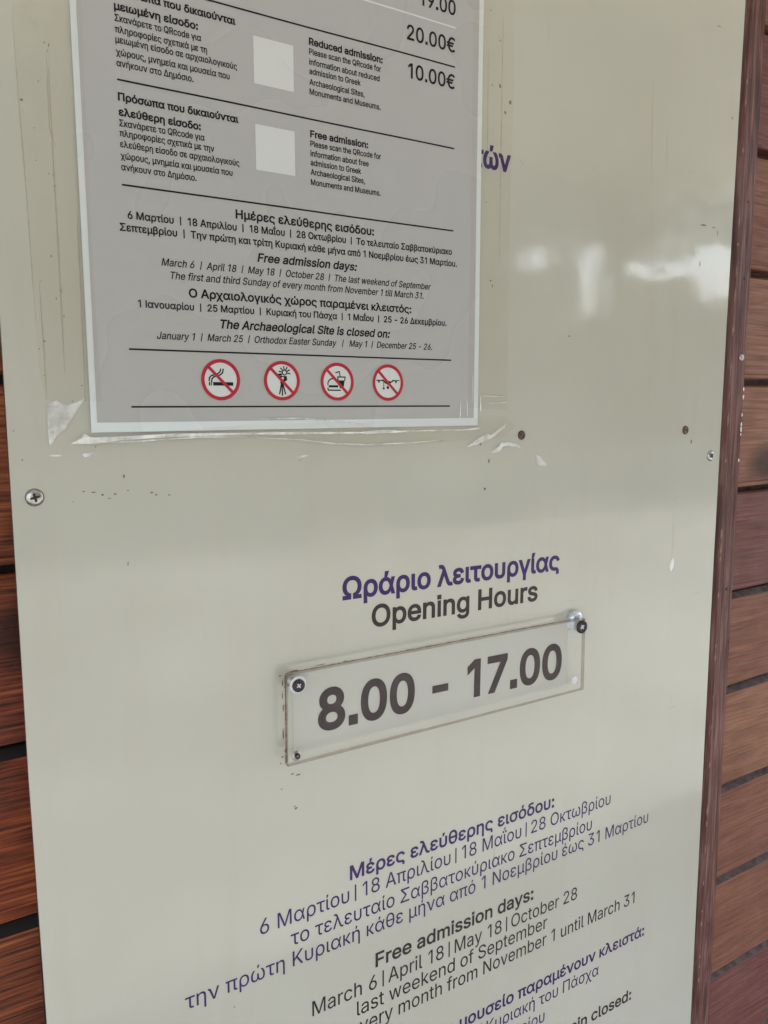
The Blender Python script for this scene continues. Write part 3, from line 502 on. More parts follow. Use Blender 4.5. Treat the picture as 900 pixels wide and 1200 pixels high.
'x': (379, '44 0 21 0 71 73 121 145 171 218 171 202 171 187 171 171 124 240 76 310 29 379 52 379 76 379 100 379 116 355 132 330 147 306 160 287 170 270 179 253 188 237 198 221 207 206 197 206 186 206 175 206 185 221 194 237 202 253 211 270 221 287 233 306 249 330 266 355 282 379 305 379 328 379 352 379 304 309 256 239 209 169 209 184 209 199 209 214 258 143 308 71 358 0 334 0 310 0 287 0 268 28 249 57 231 85 219 103 209 120 200 136 191 152 182 167 173 182 183 182 194 182 205 182 195 167 186 152 178 136 170 120 160 103 148 85 129 57 110 28 91 0 68 0'),
'y': (389, '51 -140 47 -139 52 -121 57 -103 61 -86 65 -86 68 -87 71 -87 83 -90 94 -91 104 -89 114 -87 122 -82 130 -74 138 -66 145 -53 151 -36 155 -24 159 -13 163 -1 114 126 66 252 17 379 40 379 62 379 84 379 111 305 138 230 165 155 174 132 181 109 187 87 193 64 199 42 206 21 198 21 191 21 184 21 190 42 196 64 202 87 209 110 216 132 224 155 251 230 278 305 305 379 327 379 349 379 371 379 316 234 260 88 204 -58 196 -78 187 -94 177 -107 166 -120 153 -129 139 -136 125 -142 109 -145 91 -145 81 -145 72 -144 65 -143 57 -142'),
'|': (230, '124 673 141 673 141 394 141 115 141 -164 124 -164 106 -164 88 -164 88 115 88 394 88 673 106 673'),
'ΐ': (189, '147 -2 139 -2 110 -2 88 5 74 20 60 35 53 57 53 84 53 183 53 281 53 379 73 379 93 379 114 379 114 286 114 192 114 99 114 81 116 69 120 62 125 55 133 52 146 52 152 52 157 52 160 53 164 53 167 54 170 54 173 37 177 20 181 3 175 1 169 0 162 -1 154 -2/159 433 148 433 137 433 128 437 120 445 112 453 108 462 108 473 108 484 112 493 120 501 128 509 137 512 148 512 159 512 168 509 176 501 184 493 187 484 187 473 187 462 184 453 176 445 168 437/30 433 19 433 8 433 -1 437 -9 445 -17 453 -21 462 -21 473 -21 484 -17 493 -9 501 -1 509 8 512 19 512 30 512 39 509 47 501 55 493 58 484 58 473 58 462 55 453 47 445 39 437/75 540 60 540 64 574 68 607 72 641 94 641 116 641 137 641 126 607 114 574 103 540 89 540'),
'Α': (480, '39 0 16 0 78 170 140 339 201 509 226 509 251 509 276 509 338 339 401 170 463 0 440 0 418 0 395 0 359 101 323 202 287 302 281 321 273 344 264 372 255 400 245 435 232 478 236 478 241 478 245 478 233 435 222 399 213 371 204 343 196 320 191 302 155 202 120 101 85 0 62 0/197 142 110 142 110 161 110 180 110 199 197 199 283 199 370 199 370 180 370 161 370 142 283 142'),
'Δ': (474, '163 0 16 0 79 170 141 339 203 509 226 509 249 509 271 509 333 339 395 170 457 0 310 0/148 180 105 57 193 57 281 57 369 57 326 180 282 303 239 426 238 426 236 426 235 426 192 303'),
'Η': (517, '82 0 60 0 60 170 60 339 60 509 82 509 103 509 125 509 125 435 125 362 125 289 214 289 303 289 392 289 392 362 392 435 392 509 414 509 435 509 457 509 457 339 457 170 457 0 435 0 414 0 392 0 392 77 392 155 392 232 303 232 214 232 125 232 125 155 125 77 125 0 103 0'),
'Ι': (185, '103 509 125 509 125 339 125 170 125 0 103 0 82 0 60 0 60 170 60 339 60 509 82 509'),
'Κ': (467, '146 189 104 145 104 169 104 193 104 216 116 232 128 247 139 261 151 275 162 290 174 303 187 317 199 331 212 344 262 399 313 454 364 509 392 509 420 509 448 509 376 431 304 353 231 276 230 276 229 276 228 276 187 233/82 0 60 0 60 170 60 339 60 509 82 509 103 509 125 509 125 451 125 392 125 334 124 298 124 261 124 225 124 214 124 204 125 193 125 129 125 64 125 0 103 0/398 0 372 0 311 86 249 173 188 259 201 276 215 293 228 309 302 206 375 103 449 0 423 0'),
'Μ': (628, '81 0 60 0 60 170 60 339 60 509 91 509 121 509 152 509 193 402 235 294 277 187 280 180 284 170 287 159 291 148 295 136 299 123 303 110 307 97 311 84 315 71 319 59 322 49 317 49 312 49 307 49 310 59 314 70 318 83 322 95 326 108 330 121 334 134 338 147 342 158 346 170 349 179 352 187 394 294 435 402 476 509 507 509 537 509 568 509 568 339 568 170 568 0 547 0 525 0 504 0 504 97 504 194 504 291 504 302 504 314 504 327 505 340 505 354 505 369 505 383 506 398 506 413 506 428 507 443 507 457 509 457 511 457 513 457 508 441 503 426 498 409 492 393 487 378 482 363 477 348 472 334 467 322 463 309 459 299 456 291 418 194 380 97 342 0 323 0 305 0 286 0 248 97 209 194 170 291 167 299 163 309 159 321 155 333 150 346 145 361 140 376 135 391 129 408 124 424 118 441 112 457 114 457 117 457 119 457 119 444 120 431 120 416 120 401 121 387 121 372 121 357 121 342 122 328 122 315 122 302 122 291 122 194 122 97 122 0 101 0'),
'Ν': (523, '82 0 60 0 60 170 60 339 60 509 85 509 111 509 136 509 205 400 274 291 343 183 349 174 355 164 363 151 370 138 379 123 388 107 396 90 405 73 414 55 411 55 408 54 405 54 403 72 401 90 401 108 400 126 399 142 399 157 399 172 399 185 399 195 399 300 399 404 399 509 420 509 442 509 463 509 463 339 463 170 463 0 438 0 412 0 387 0 325 97 264 193 202 290 194 303 186 316 177 331 169 345 159 362 148 381 137 400 123 424 108 452 111 453 115 453 119 454 120 428 121 405 122 384 123 362 124 344 124 328 125 312 125 300 125 291 125 194 125 97 125 0 103 0'),
'Ο': (533, '311 -7 267 -7 223 -7 184 4 150 25 116 46 90 76 70 115 50 154 40 201 40 254 40 308 50 354 70 393 90 432 116 462 150 484 184 505 223 516 267 516 311 516 350 505 384 484 418 462 444 432 464 393 483 354 493 308 493 254 493 201 483 154 464 115 444 76 418 46 384 25 350 4/236 53 267 53 297 53 325 61 349 76 374 91 394 114 408 144 423 174 430 211 430 254 430 298 423 335 408 365 394 395 374 417 349 433 325 448 297 456 267 456 236 456 209 448 184 433 159 417 140 394 125 364 111 334 103 297 103 254 103 211 111 174 125 144 140 114 159 92 184 76 209 61'),
'Π': (517, '325 509 457 509 457 339 457 170 457 0 435 0 414 0 392 0 392 151 392 301 392 452 303 452 214 452 125 452 125 301 125 151 125 0 103 0 82 0 60 0 60 170 60 339 60 509 192 509'),
'Σ': (477, '173 0 43 0 43 17 43 33 43 50 93 101 142 153 191 205 200 214 210 223 219 232 228 241 237 249 245 256 254 264 261 270 266 276 266 266 266 257 266 248 261 254 254 260 245 267 237 274 229 282 219 291 210 299 200 308 191 318 146 365 100 412 55 459 55 475 55 492 55 509 180 509 305 509 430 509 430 490 430 471 430 452 362 452 294 452 225 452 205 452 187 452 171 452 154 453 139 453 125 454 123 458 121 462 120 466 127 460 135 453 144 446 152 439 162 430 172 421 181 412 192 401 205 388 241 350 278 312 315 273 315 266 315 258 315 251 278 212 241 173 204 134 191 120 179 107 167 96 155 85 145 75 135 66 125 57 116 49 108 43 110 47 111 50 113 54 129 55 146 56 164 56 182 57 203 57 225 57 295 57 364 57 433 57 433 38 433 19 433 0 303 0'),
'Τ': (449, '85 452 32 452 32 471 32 490 32 509 160 509 288 509 417 509 417 490 417 471 417 452 363 452 310 452 257 452 257 301 257 151 257 0 235 0 214 0 193 0 193 151 193 301 193 452 139 452'),
'Ω': (536, '103 0 42 0 42 19 42 38 42 57 83 57 124 57 166 57 166 65 166 73 166 81 139 89 116 103 97 121 79 140 64 163 55 189 45 216 40 246 40 278 40 313 46 345 57 374 68 403 84 428 104 449 124 470 148 487 176 498 204 510 234 516 268 516 301 516 332 510 360 498 387 487 411 470 432 449 452 428 468 403 479 374 490 345 495 313 495 278 495 246 491 216 481 189 471 163 457 140 439 121 420 103 397 89 370 81 370 73 370 65 370 57 411 57 453 57 494 57 494 38 494 19 494 0 433 0 372 0 311 0 311 34 311 68 311 102 349 112 378 132 399 163 420 193 431 231 431 277 431 314 424 346 410 373 397 399 378 420 354 434 329 448 301 455 268 455 235 455 207 448 182 434 158 420 139 399 125 373 112 346 105 314 105 277 105 231 116 193 136 163 157 133 187 112 225 102 225 68 225 34 225 0 164 0'),
'ά': (462, '227 -8 202 -8 169 -8 140 0 115 17 89 34 70 57 55 86 41 116 34 150 34 188 34 227 41 261 56 290 70 320 90 343 116 360 142 376 171 384 204 384 229 384 250 380 268 371 285 363 300 351 311 337 323 323 332 307 339 291 345 274 350 258 353 242 361 242 368 242 376 242 376 225 377 208 378 191 397 127 416 64 435 0 416 0 396 0 377 0 362 64 346 127 330 191 327 204 323 219 317 234 311 250 304 265 295 280 285 295 273 306 259 316 245 325 227 330 206 330 184 330 164 324 148 313 131 301 118 285 110 264 101 242 96 217 96 188 96 159 101 134 109 113 118 92 130 75 146 64 162 52 181 46 203 46 223 46 241 51 256 61 271 70 283 83 293 97 303 112 311 128 317 144 323 160 328 175 330 189 344 252 358 316 372 379 391 379 410 379 429 379 412 316 395 252 378 189 377 172 376 156 376 139 369 139 363 139 356 139 352 124 346 107 339 90 332 73 322 57 310 42 299 27 284 15 266 6 248 -4/201 429 186 429 190 462 194 496 198 529 220 529 242 529 263 529 252 496 240 462 229 429 215 429'),
'έ': (371, '218 -7 189 -7 160 -7 134 -2 111 7 87 16 69 28 56 45 42 61 36 80 36 102 36 114 38 125 42 136 47 147 54 158 65 167 75 177 90 184 109 190 127 196 151 198 179 198 196 198 214 198 231 198 231 189 231 179 231 169 216 169 201 169 186 169 168 169 153 166 140 161 127 155 117 148 110 139 103 129 100 119 100 107 100 89 108 75 125 64 142 53 164 47 192 47 210 47 225 50 236 55 247 59 256 67 263 76 269 86 274 97 277 111 297 107 317 103 337 99 332 77 324 58 312 42 299 26 283 14 262 6 242 -3/197 182 180 182 152 182 129 185 111 190 93 195 79 202 69 211 60 220 53 230 49 241 45 251 43 262 43 273 43 296 49 316 61 333 74 349 91 362 113 371 135 380 160 384 189 384 216 384 239 381 258 373 277 365 292 354 304 340 316 325 325 308 330 287 311 283 291 278 272 273 267 291 258 305 245 315 232 326 213 331 188 331 163 331 143 325 128 314 113 304 105 289 105 272 105 257 112 244 125 235 139 225 159 220 186 220 201 220 216 220 231 220 231 207 231 195 231 182 214 182/182 429 168 429 172 462 176 496 180 529 201 529 223 529 244 529 233 496 222 462 210 429 196 429'),
'ή': (410, '114 249 114 227 114 151 114 76 114 0 93 0 73 0 53 0 53 126 53 253 53 379 72 379 92 379 112 379 112 349 112 318 112 287 109 287 106 287 102 287 114 322 131 347 152 362 174 377 199 384 227 384 253 384 276 379 295 369 315 358 330 342 341 321 352 299 357 273 357 240 357 113 357 -15 357 -143 337 -143 316 -143 296 -143 296 -17 296 109 296 235 296 265 288 288 273 304 258 321 237 329 210 329 192 329 175 325 161 317 146 309 135 298 126 283 118 267/203 429 189 429 193 462 197 496 201 529 222 529 244 529 266 529 254 496 243 462 231 429 217 429'),
'ί': (189, '147 -2 139 -2 110 -2 88 5 74 20 60 35 53 57 53 84 53 183 53 281 53 379 73 379 93 379 114 379 114 286 114 192 114 99 114 81 116 69 120 62 125 55 133 52 146 52 152 52 157 52 160 53 164 53 167 54 170 54 173 37 177 20 181 3 175 1 169 0 162 -1 154 -2/76 429 62 429 66 462 70 496 74 529 96 529 117 529 139 529 128 496 116 462 105 429 91 429'),
'α': (462, '227 -8 202 -8 169 -8 140 0 115 17 89 34 70 57 55 86 41 116 34 150 34 188 34 227 41 261 56 290 70 320 90 343 116 360 142 376 171 384 204 384 229 384 250 380 268 371 285 363 300 351 311 337 323 323 332 307 339 291 345 274 350 258 353 242 361 242 368 242 376 242 376 225 377 208 378 191 397 127 416 64 435 0 416 0 396 0 377 0 362 64 346 127 330 191 327 204 323 219 317 234 311 250 304 265 295 280 285 295 273 306 259 316 245 325 227 330 206 330 184 330 164 324 148 313 131 301 118 285 110 264 101 242 96 217 96 188 96 159 101 134 109 113 118 92 130 75 146 64 162 52 181 46 203 46 223 46 241 51 256 61 271 70 283 83 293 97 303 112 311 128 317 144 323 160 328 175 330 189 344 252 358 316 372 379 391 379 410 379 429 379 412 316 395 252 378 189 377 172 376 156 376 139 369 139 363 139 356 139 352 124 346 107 339 90 332 73 322 57 310 42 299 27 284 15 266 6 248 -4'),
'β': (414, '73 -143 53 -143 53 30 53 203 53 376 53 403 59 428 72 449 85 470 103 486 125 498 148 510 175 516 205 516 234 516 260 510 283 498 305 487 322 471 335 451 347 431 354 407 354 381 354 356 348 336 336 319 324 303 308 290 286 281 265 273 241 267 212 265 212 271 212 277 212 283 242 282 270 276 294 266 319 257 339 242 353 223 368 203 376 178 376 146 376 116 369 90 356 67 342 44 324 26 301 13 277 0 250 -7 220 -7 201 -7 184 -4 168 2 153 8 140 18 129 31 118 44 111 62 106 83 108 84 111 84 114 84 114 9 114 -67 114 -143 93 -143/191 50 212 50 233 50 251 54 266 62 282 70 294 81 302 96 311 110 315 127 315 147 315 176 307 199 290 216 274 233 252 242 224 242 208 242 192 242 176 242 176 261 176 279 176 298 185 298 195 298 204 298 222 298 238 301 251 308 265 314 275 324 283 336 290 349 294 363 294 380 294 404 286 424 270 438 253 452 232 459 205 459 177 459 155 451 138 437 122 422 114 402 114 377 114 298 114 219 114 139 114 122 117 107 125 94 132 80 144 70 158 62 173 54'),
'γ': (389, '185 -7 165 -7 116 122 67 251 17 379 40 379 62 379 84 379 111 305 138 230 165 155 174 132 181 110 187 87 193 64 199 42 206 21 198 21 191 21 184 21 191 42 197 64 203 87 209 110 216 132 224 155 251 230 278 305 305 379 327 379 349 379 371 379 322 251 273 122 224 -7 204 -7/184 -143 164 -143 164 -94 164 -46 164 3 184 3 205 3 225 3 225 -46 225 -94 225 -143 205 -143'),
'δ': (406, '236 -8 203 -8 169 -8 140 -1 115 13 89 27 69 47 55 73 41 99 34 131 34 167 34 204 41 236 55 261 69 287 89 306 115 320 140 333 169 340 203 340 203 337 203 335 203 332 184 336 167 340 153 345 138 350 126 356 116 362 106 369 99 377 94 386 89 395 86 406 86 418 86 438 93 455 106 468 119 481 139 491 166 498 193 505 226 509 265 509 284 509 303 509 322 509 322 490 322 472 322 454 299 454 275 454 251 454 227 454 208 453 193 450 177 447 166 442 159 436 152 430 148 422 148 412 148 405 150 399 154 393 158 387 163 382 171 377 179 372 189 368 201 363 213 359 228 354 245 350 263 345 280 337 296 327 311 317 325 304 336 288 347 273 356 255 362 235 368 215 371 193 371 168 371 131 364 99 350 73 336 47 316 27 291 13 266 -1/180 46 203 46 225 46 244 51 260 60 276 69 288 82 297 100 305 118 309 140 309 167 309 194 305 218 297 237 288 257 276 272 260 283 244 293 225 298 203 298 181 298 162 293 146 283 130 272 117 257 109 237 100 218 96 194 96 167 96 140 100 118 109 100 117 82 130 69 145 60 161 51'),
'ε': (371, '218 -7 189 -7 160 -7 134 -2 111 7 87 16 69 28 56 45 42 61 36 80 36 102 36 114 38 125 42 136 47 147 54 158 65 167 75 177 90 184 109 190 127 196 151 198 179 198 196 198 214 198 231 198 231 189 231 179 231 169 216 169 201 169 186 169 168 169 153 166 140 161 127 155 117 148 110 139 103 129 100 119 100 107 100 89 108 75 125 64 142 53 164 47 192 47 210 47 225 50 236 55 247 59 256 67 263 76 269 86 274 97 277 111 297 107 317 103 337 99 332 77 324 58 312 42 299 26 283 14 262 6 242 -3/197 182 180 182 152 182 129 185 111 190 93 195 79 202 69 211 60 220 53 230 49 241 45 251 43 262 43 273 43 296 49 316 61 333 74 349 91 362 113 371 135 380 160 384 189 384 216 384 239 381 258 373 277 365 292 354 304 340 316 325 325 308 330 287 311 283 291 278 272 273 267 291 258 305 245 315 232 326 213 331 188 331 163 331 143 325 128 314 113 304 105 289 105 272 105 257 112 244 125 235 139 225 159 220 186 220 201 220 216 220 231 220 231 207 231 195 231 182 214 182'),
'η': (410, '114 249 114 227 114 151 114 76 114 0 93 0 73 0 53 0 53 126 53 253 53 379 72 379 92 379 112 379 112 349 112 318 112 287 109 287 106 287 102 287 114 322 131 347 152 362 174 377 199 384 227 384 253 384 276 379 295 369 315 358 330 342 341 321 352 299 357 273 357 240 357 113 357 -15 357 -143 337 -143 316 -143 296 -143 296 -17 296 109 296 235 296 265 288 288 273 304 258 321 237 329 210 329 192 329 175 325 161 317 146 309 135 298 126 283 118 267'),
'θ': (432, '252 -8 216 -8 180 -8 149 2 122 23 96 43 76 72 62 109 47 147 40 191 40 243 40 250 40 258 40 266 40 317 47 362 62 399 76 437 96 466 122 486 149 507 180 517 216 517 252 517 283 507 309 486 335 466 356 437 370 399 384 362 391 317 391 266 391 258 391 250 391 243 391 191 384 147 370 109 356 72 335 43 309 23 283 2/179 46 216 46 252 46 280 62 300 95 320 127 329 172 329 231 329 247 329 262 329 277 329 336 320 382 300 414 280 446 252 462 216 462 179 462 151 446 132 414 112 382 102 336 102 277 102 262 102 247 102 231 102 172 112 127 132 95 151 62/173 229 85 229 85 246 85 263 85 280 173 280 261 280 348 280 348 263 348 246 348 229 261 229'),
'ι': (189, '147 -2 139 -2 110 -2 88 5 74 20 60 35 53 57 53 84 53 183 53 281 53 379 73 379 93 379 114 379 114 286 114 192 114 99 114 81 116 69 120 62 125 55 133 52 146 52 152 52 157 52 160 53 164 53 167 54 170 54 173 37 177 20 181 3 175 1 169 0 162 -1 154 -2'),
'κ': (364, '93 379 114 379 114 253 114 126 114 0 93 0 73 0 53 0 53 126 53 253 53 379 73 379/331 379 356 379 296 309 235 238 174 167 146 167 118 167 90 167 90 182 90 197 90 212 109 212 127 212 145 212 191 268 236 323 282 379 306 379/303 0 278 0 231 56 185 112 139 169 150 183 160 198 171 213 232 142 293 71 354 0 329 0'),
'λ': (443, '40 0 17 0 66 127 115 255 163 382 160 390 157 398 154 407 147 424 140 437 133 445 125 453 116 458 107 459 98 461 87 460 74 458 71 457 68 457 65 456 60 474 56 492 51 510 55 511 61 513 69 514 78 515 86 516 95 516 112 516 128 513 142 507 156 501 169 491 180 478 191 466 200 449 208 429 249 320 291 211 332 102 339 86 346 73 354 65 361 56 370 51 379 50 389 48 399 48 412 51 415 51 418 51 421 52 426 34 430 17 435 -1 431 -2 425 -4 417 -5 410 -6 401 -7 391 -7 374 -7 358 -4 344 2 330 8 318 17 307 30 296 43 287 60 279 80 261 128 243 176 225 224 216 248 209 270 203 292 197 314 190 336 184 358 191 358 198 358 206 358 199 337 193 315 187 293 181 270 174 247 165 224 138 150 111 75 84 0 62 0'),
'μ': (407, '73 -143 53 -143 53 31 53 205 53 379 73 379 93 379 114 379 114 303 114 227 114 150 114 127 118 107 126 92 134 77 146 66 160 59 174 52 189 48 206 48 224 48 239 52 252 59 266 66 277 77 285 92 292 107 296 127 296 150 296 227 296 303 296 379 317 379 337 379 357 379 357 282 357 184 357 86 357 74 360 65 365 60 371 55 381 53 394 53 398 53 401 53 404 53 404 35 404 18 404 0 400 0 396 0 392 0 360 0 337 7 321 22 306 36 298 58 298 86 298 97 298 109 298 120 302 120 307 120 312 120 312 95 308 74 301 58 294 42 285 29 274 20 263 10 252 4 240 0 227 -4 216 -5 206 -5 196 -5 184 -4 172 0 160 4 149 10 138 20 127 29 118 42 111 58 104 74 100 95 100 120 105 120 109 120 114 120 114 33 114 -55 114 -143 93 -143'),
'ν': (406, '201 0 180 0 141 101 103 202 65 303 61 313 56 320 50 323 45 327 36 329 26 329 23 329 20 329 17 329 17 347 17 364 17 382 21 382 24 382 28 382 52 382 71 377 87 368 102 359 114 345 121 326 141 269 162 212 183 155 191 132 198 109 204 87 210 64 217 42 223 21 216 21 209 21 201 21 208 42 214 64 220 87 226 110 233 132 241 155 268 230 296 305 323 379 345 379 367 379 389 379 341 253 292 126 244 0 222 0'),
'ο': (415, '242 -8 207 -8 173 -8 143 0 117 16 91 33 71 56 56 85 41 114 34 149 34 187 34 227 41 262 56 291 71 321 91 343 117 360 143 376 173 384 207 384 242 384 273 376 299 360 325 343 345 321 359 291 374 262 381 227 381 187 381 149 374 114 359 85 345 56 325 33 299 16 273 0/182 46 207 46 233 46 254 53 270 66 287 79 299 96 307 117 315 139 319 162 319 187 319 213 315 236 307 258 299 280 287 297 270 310 254 323 233 330 207 330 182 330 161 323 145 310 129 297 116 280 108 258 100 237 96 213 96 187 96 162 100 139 108 117 116 96 129 79 145 66 161 53'),
'π': (424, '375 -2 366 -2 337 -2 316 5 301 20 287 35 280 57 280 84 280 176 280 268 280 361 300 361 321 361 341 361 341 273 341 186 341 99 341 81 343 69 348 62 352 55 361 52 374 52 380 52 385 52 388 52 391 53 394 53 397 54 401 37 404 20 408 3 403 2 397 0 390 -1 383 -2/97 0 76 0 76 120 76 240 76 361 97 361 117 361 137 361 137 240 137 120 137 0 117 0/146 327 14 327 14 344 14 362 14 379 146 379 277 379 408 379 408 362 408 344 408 327 277 327'),
'ρ': (424, '73 -143 53 -143 53 -32 53 79 53 189 53 229 60 264 74 293 88 322 107 345 132 361 157 376 187 384 222 384 256 384 285 377 311 361 336 345 355 322 369 293 383 264 390 230 390 189 390 150 383 115 370 85 356 56 337 33 313 16 289 0 261 -8 229 -8 206 -8 187 -4 172 4 158 12 146 21 138 31 129 42 123 51 118 59 117 59 115 59 114 59 114 -8 114 -76 114 -143 93 -143/197 47 220 47 244 47 264 53 280 66 296 78 308 95 316 117 324 138 328 163 328 190 328 216 324 240 316 261 308 282 297 299 281 311 265 324 245 330 221 330 198 330 178 324 162 312 146 301 134 284 125 263 117 242 113 218 113 190 113 162 117 137 125 115 133 94 146 77 162 65 178 53'),
'ς': (394, '309 -98 290 -98 290 -80 290 -61 290 -43 290 -30 285 -19 276 -11 267 -4 255 0 240 0 229 0 218 0 207 0 173 0 143 8 117 23 91 38 71 59 56 87 41 115 34 149 34 187 34 227 41 262 56 291 71 321 91 343 117 360 143 376 173 384 207 384 226 384 243 382 260 377 276 372 292 365 305 356 319 347 330 335 340 322 350 309 357 294 362 277 342 272 322 267 303 262 300 272 296 281 290 289 285 297 278 305 270 311 262 317 253 322 242 325 232 328 220 330 207 330 182 330 161 323 145 310 129 297 116 280 108 258 100 237 96 213 96 187 96 162 100 139 108 119 116 99 129 83 145 71 161 59 182 53 207 53 218 53 229 53 240 53 262 53 281 49 297 42 313 34 326 23 335 9 344 -6 349 -23 349 -42 349 -61 349 -79 349 -98 329 -98'),
'σ': (434, '242 -8 207 -8 173 -8 143 0 117 16 91 33 70 56 56 85 41 114 34 148 34 187 34 226 41 260 56 288 71 317 91 339 117 355 143 371 173 379 207 379 278 379 349 379 419 379 419 362 419 345 419 327 365 327 310 327 256 327 240 327 224 326 207 325 182 325 161 319 145 306 129 294 116 277 108 257 100 236 96 213 96 187 96 162 100 139 108 117 116 96 129 79 145 66 161 53 182 46 207 46 233 46 254 53 270 66 287 79 299 96 307 117 315 139 319 162 319 187 319 213 315 236 307 257 299 277 287 294 270 306 254 319 233 325 207 325 207 330 207 336 207 342 233 342 256 338 278 332 299 325 317 315 333 301 348 288 360 271 368 251 377 230 381 206 381 179 381 143 374 111 359 83 345 54 325 32 299 16 273 0'),
'τ': (325, '244 -4 236 -4 203 -4 177 4 159 21 141 38 132 62 132 93 132 170 132 247 132 325 90 325 48 325 6 325 6 343 6 361 6 379 111 379 215 379 319 379 319 361 319 343 319 325 277 325 235 325 193 325 193 249 193 173 193 98 193 81 197 69 203 61 210 54 222 50 238 50 242 50 247 50 253 51 259 52 264 53 269 54 273 36 277 19 280 2 275 0 268 -2 260 -3 252 -4'),
'υ': (410, '237 -7 205 -7 173 -7 145 -1 122 11 100 22 82 39 71 61 59 83 53 110 53 142 53 221 53 300 53 379 73 379 93 379 114 379 114 301 114 223 114 145 114 124 117 106 124 92 131 78 141 67 154 60 168 52 185 49 205 49 225 49 242 52 255 60 269 67 279 78 286 92 293 106 296 124 296 145 296 223 296 301 296 379 316 379 337 379 357 379 357 300 357 221 357 142 357 110 351 83 339 61 328 39 310 22 288 11 265 -1'),
'φ': (501, '240 -143 219 -143 219 -5 219 133 219 270 219 295 223 316 231 333 239 351 250 364 265 373 280 382 299 386 320 386 349 386 375 379 397 363 419 347 436 325 448 296 460 268 466 235 466 198 466 154 458 117 440 86 422 55 397 32 364 16 332 0 293 -8 249 -8 246 -8 243 -8 241 -8 199 -8 162 0 131 16 100 32 77 55 60 85 43 115 34 149 34 189 34 219 39 248 48 275 58 302 72 325 90 344 109 363 131 376 156 382 161 365 166 347 171 330 155 326 141 318 130 306 119 294 110 279 104 260 98 241 95 220 95 195 95 163 101 135 112 113 123 91 139 75 161 63 182 52 209 46 241 46 243 46 246 46 249 46 283 46 312 52 335 63 359 74 376 91 388 113 400 136 406 164 406 199 406 225 402 248 396 268 390 288 380 303 368 315 356 326 342 332 325 332 315 332 307 330 300 326 294 322 289 316 285 308 282 301 280 291 280 280 280 139 280 -2 280 -143 260 -143'),
'χ': (394, '45 -143 24 -143 76 -43 129 57 182 157 192 157 201 157 210 157 246 88 281 19 316 -50 322 -62 327 -70 331 -75 336 -80 341 -84 347 -85 353 -86 362 -87 373 -87 378 -87 383 -87 388 -87 388 -105 388 -124 388 -143 383 -143 378 -143 373 -143 354 -143 338 -141 326 -138 313 -134 303 -128 293 -118 284 -109 275 -95 266 -76 242 -30 219 16 196 62 160 -6 125 -75 89 -143 67 -143/190 99 175 99 143 161 111 223 78 285 71 299 66 308 62 314 57 320 53 323 47 324 41 326 33 326 22 326 17 326 11 326 6 326 6 345 6 364 6 382 11 382 17 382 22 382 41 382 56 381 68 377 81 373 91 366 100 356 109 346 119 331 129 311 152 268 175 224 197 180 233 246 268 313 304 379 326 379 347 379 369 379 319 286 268 193 218 99 204 99'),
'ω': (560, '196 -5 175 -5 148 -5 124 1 102 14 81 27 65 47 52 73 40 99 34 131 34 170 34 204 39 235 47 262 56 289 67 313 80 333 92 353 105 368 116 379 139 379 162 379 185 379 171 364 157 346 143 326 130 306 118 283 109 257 100 232 96 202 96 170 96 131 103 101 117 80 131 59 151 49 177 49 201 49 219 58 232 78 244 97 251 125 251 163 251 190 251 218 251 245 270 245 290 245 310 245 310 218 310 190 310 163 310 125 316 97 327 78 339 58 357 49 382 49 408 49 428 59 443 80 457 101 464 131 464 170 464 203 459 233 450 259 441 285 429 308 416 328 402 348 388 365 375 379 397 379 420 379 443 379 455 368 467 353 480 334 493 314 504 291 512 263 521 236 525 205 525 170 525 131 519 98 507 72 495 46 479 27 457 14 436 1 411 -5 384 -5 361 -5 343 -1 328 7 313 15 301 26 293 40 284 54 277 70 273 88 277 88 281 88 285 88 281 69 274 53 265 39 256 25 244 14 229 6 214 -2'),
'ό': (415, '242 -8 207 -8 173 -8 143 0 117 16 91 33 71 56 56 85 41 114 34 149 34 187 34 227 41 262 56 291 71 321 91 343 117 360 143 376 173 384 207 384 242 384 273 376 299 360 325 343 345 321 359 291 374 262 381 227 381 187 381 149 374 114 359 85 345 56 325 33 299 16 273 0/182 46 207 46 233 46 254 53 270 66 287 79 299 96 307 117 315 139 319 162 319 187 319 213 315 236 307 258 299 280 287 297 270 310 254 323 233 330 207 330 182 330 161 323 145 310 129 297 116 280 108 258 100 237 96 213 96 187 96 162 100 139 108 117 116 96 129 79 145 66 161 53/200 429 186 429 190 462 194 496 198 529 220 529 241 529 263 529 252 496 240 462 229 429 215 429'),
'ύ': (410, '237 -7 205 -7 173 -7 145 -1 122 11 100 22 82 39 71 61 59 83 53 110 53 142 53 221 53 300 53 379 73 379 93 379 114 379 114 301 114 223 114 145 114 124 117 106 124 92 131 78 141 67 154 60 168 52 185 49 205 49 225 49 242 52 255 60 269 67 279 78 286 92 293 106 296 124 296 145 296 223 296 301 296 379 316 379 337 379 357 379 357 300 357 221 357 142 357 110 351 83 339 61 328 39 310 22 288 11 265 -1/198 429 184 429 188 462 192 496 196 529 217 529 239 529 260 529 249 496 238 462 226 429 212 429'),
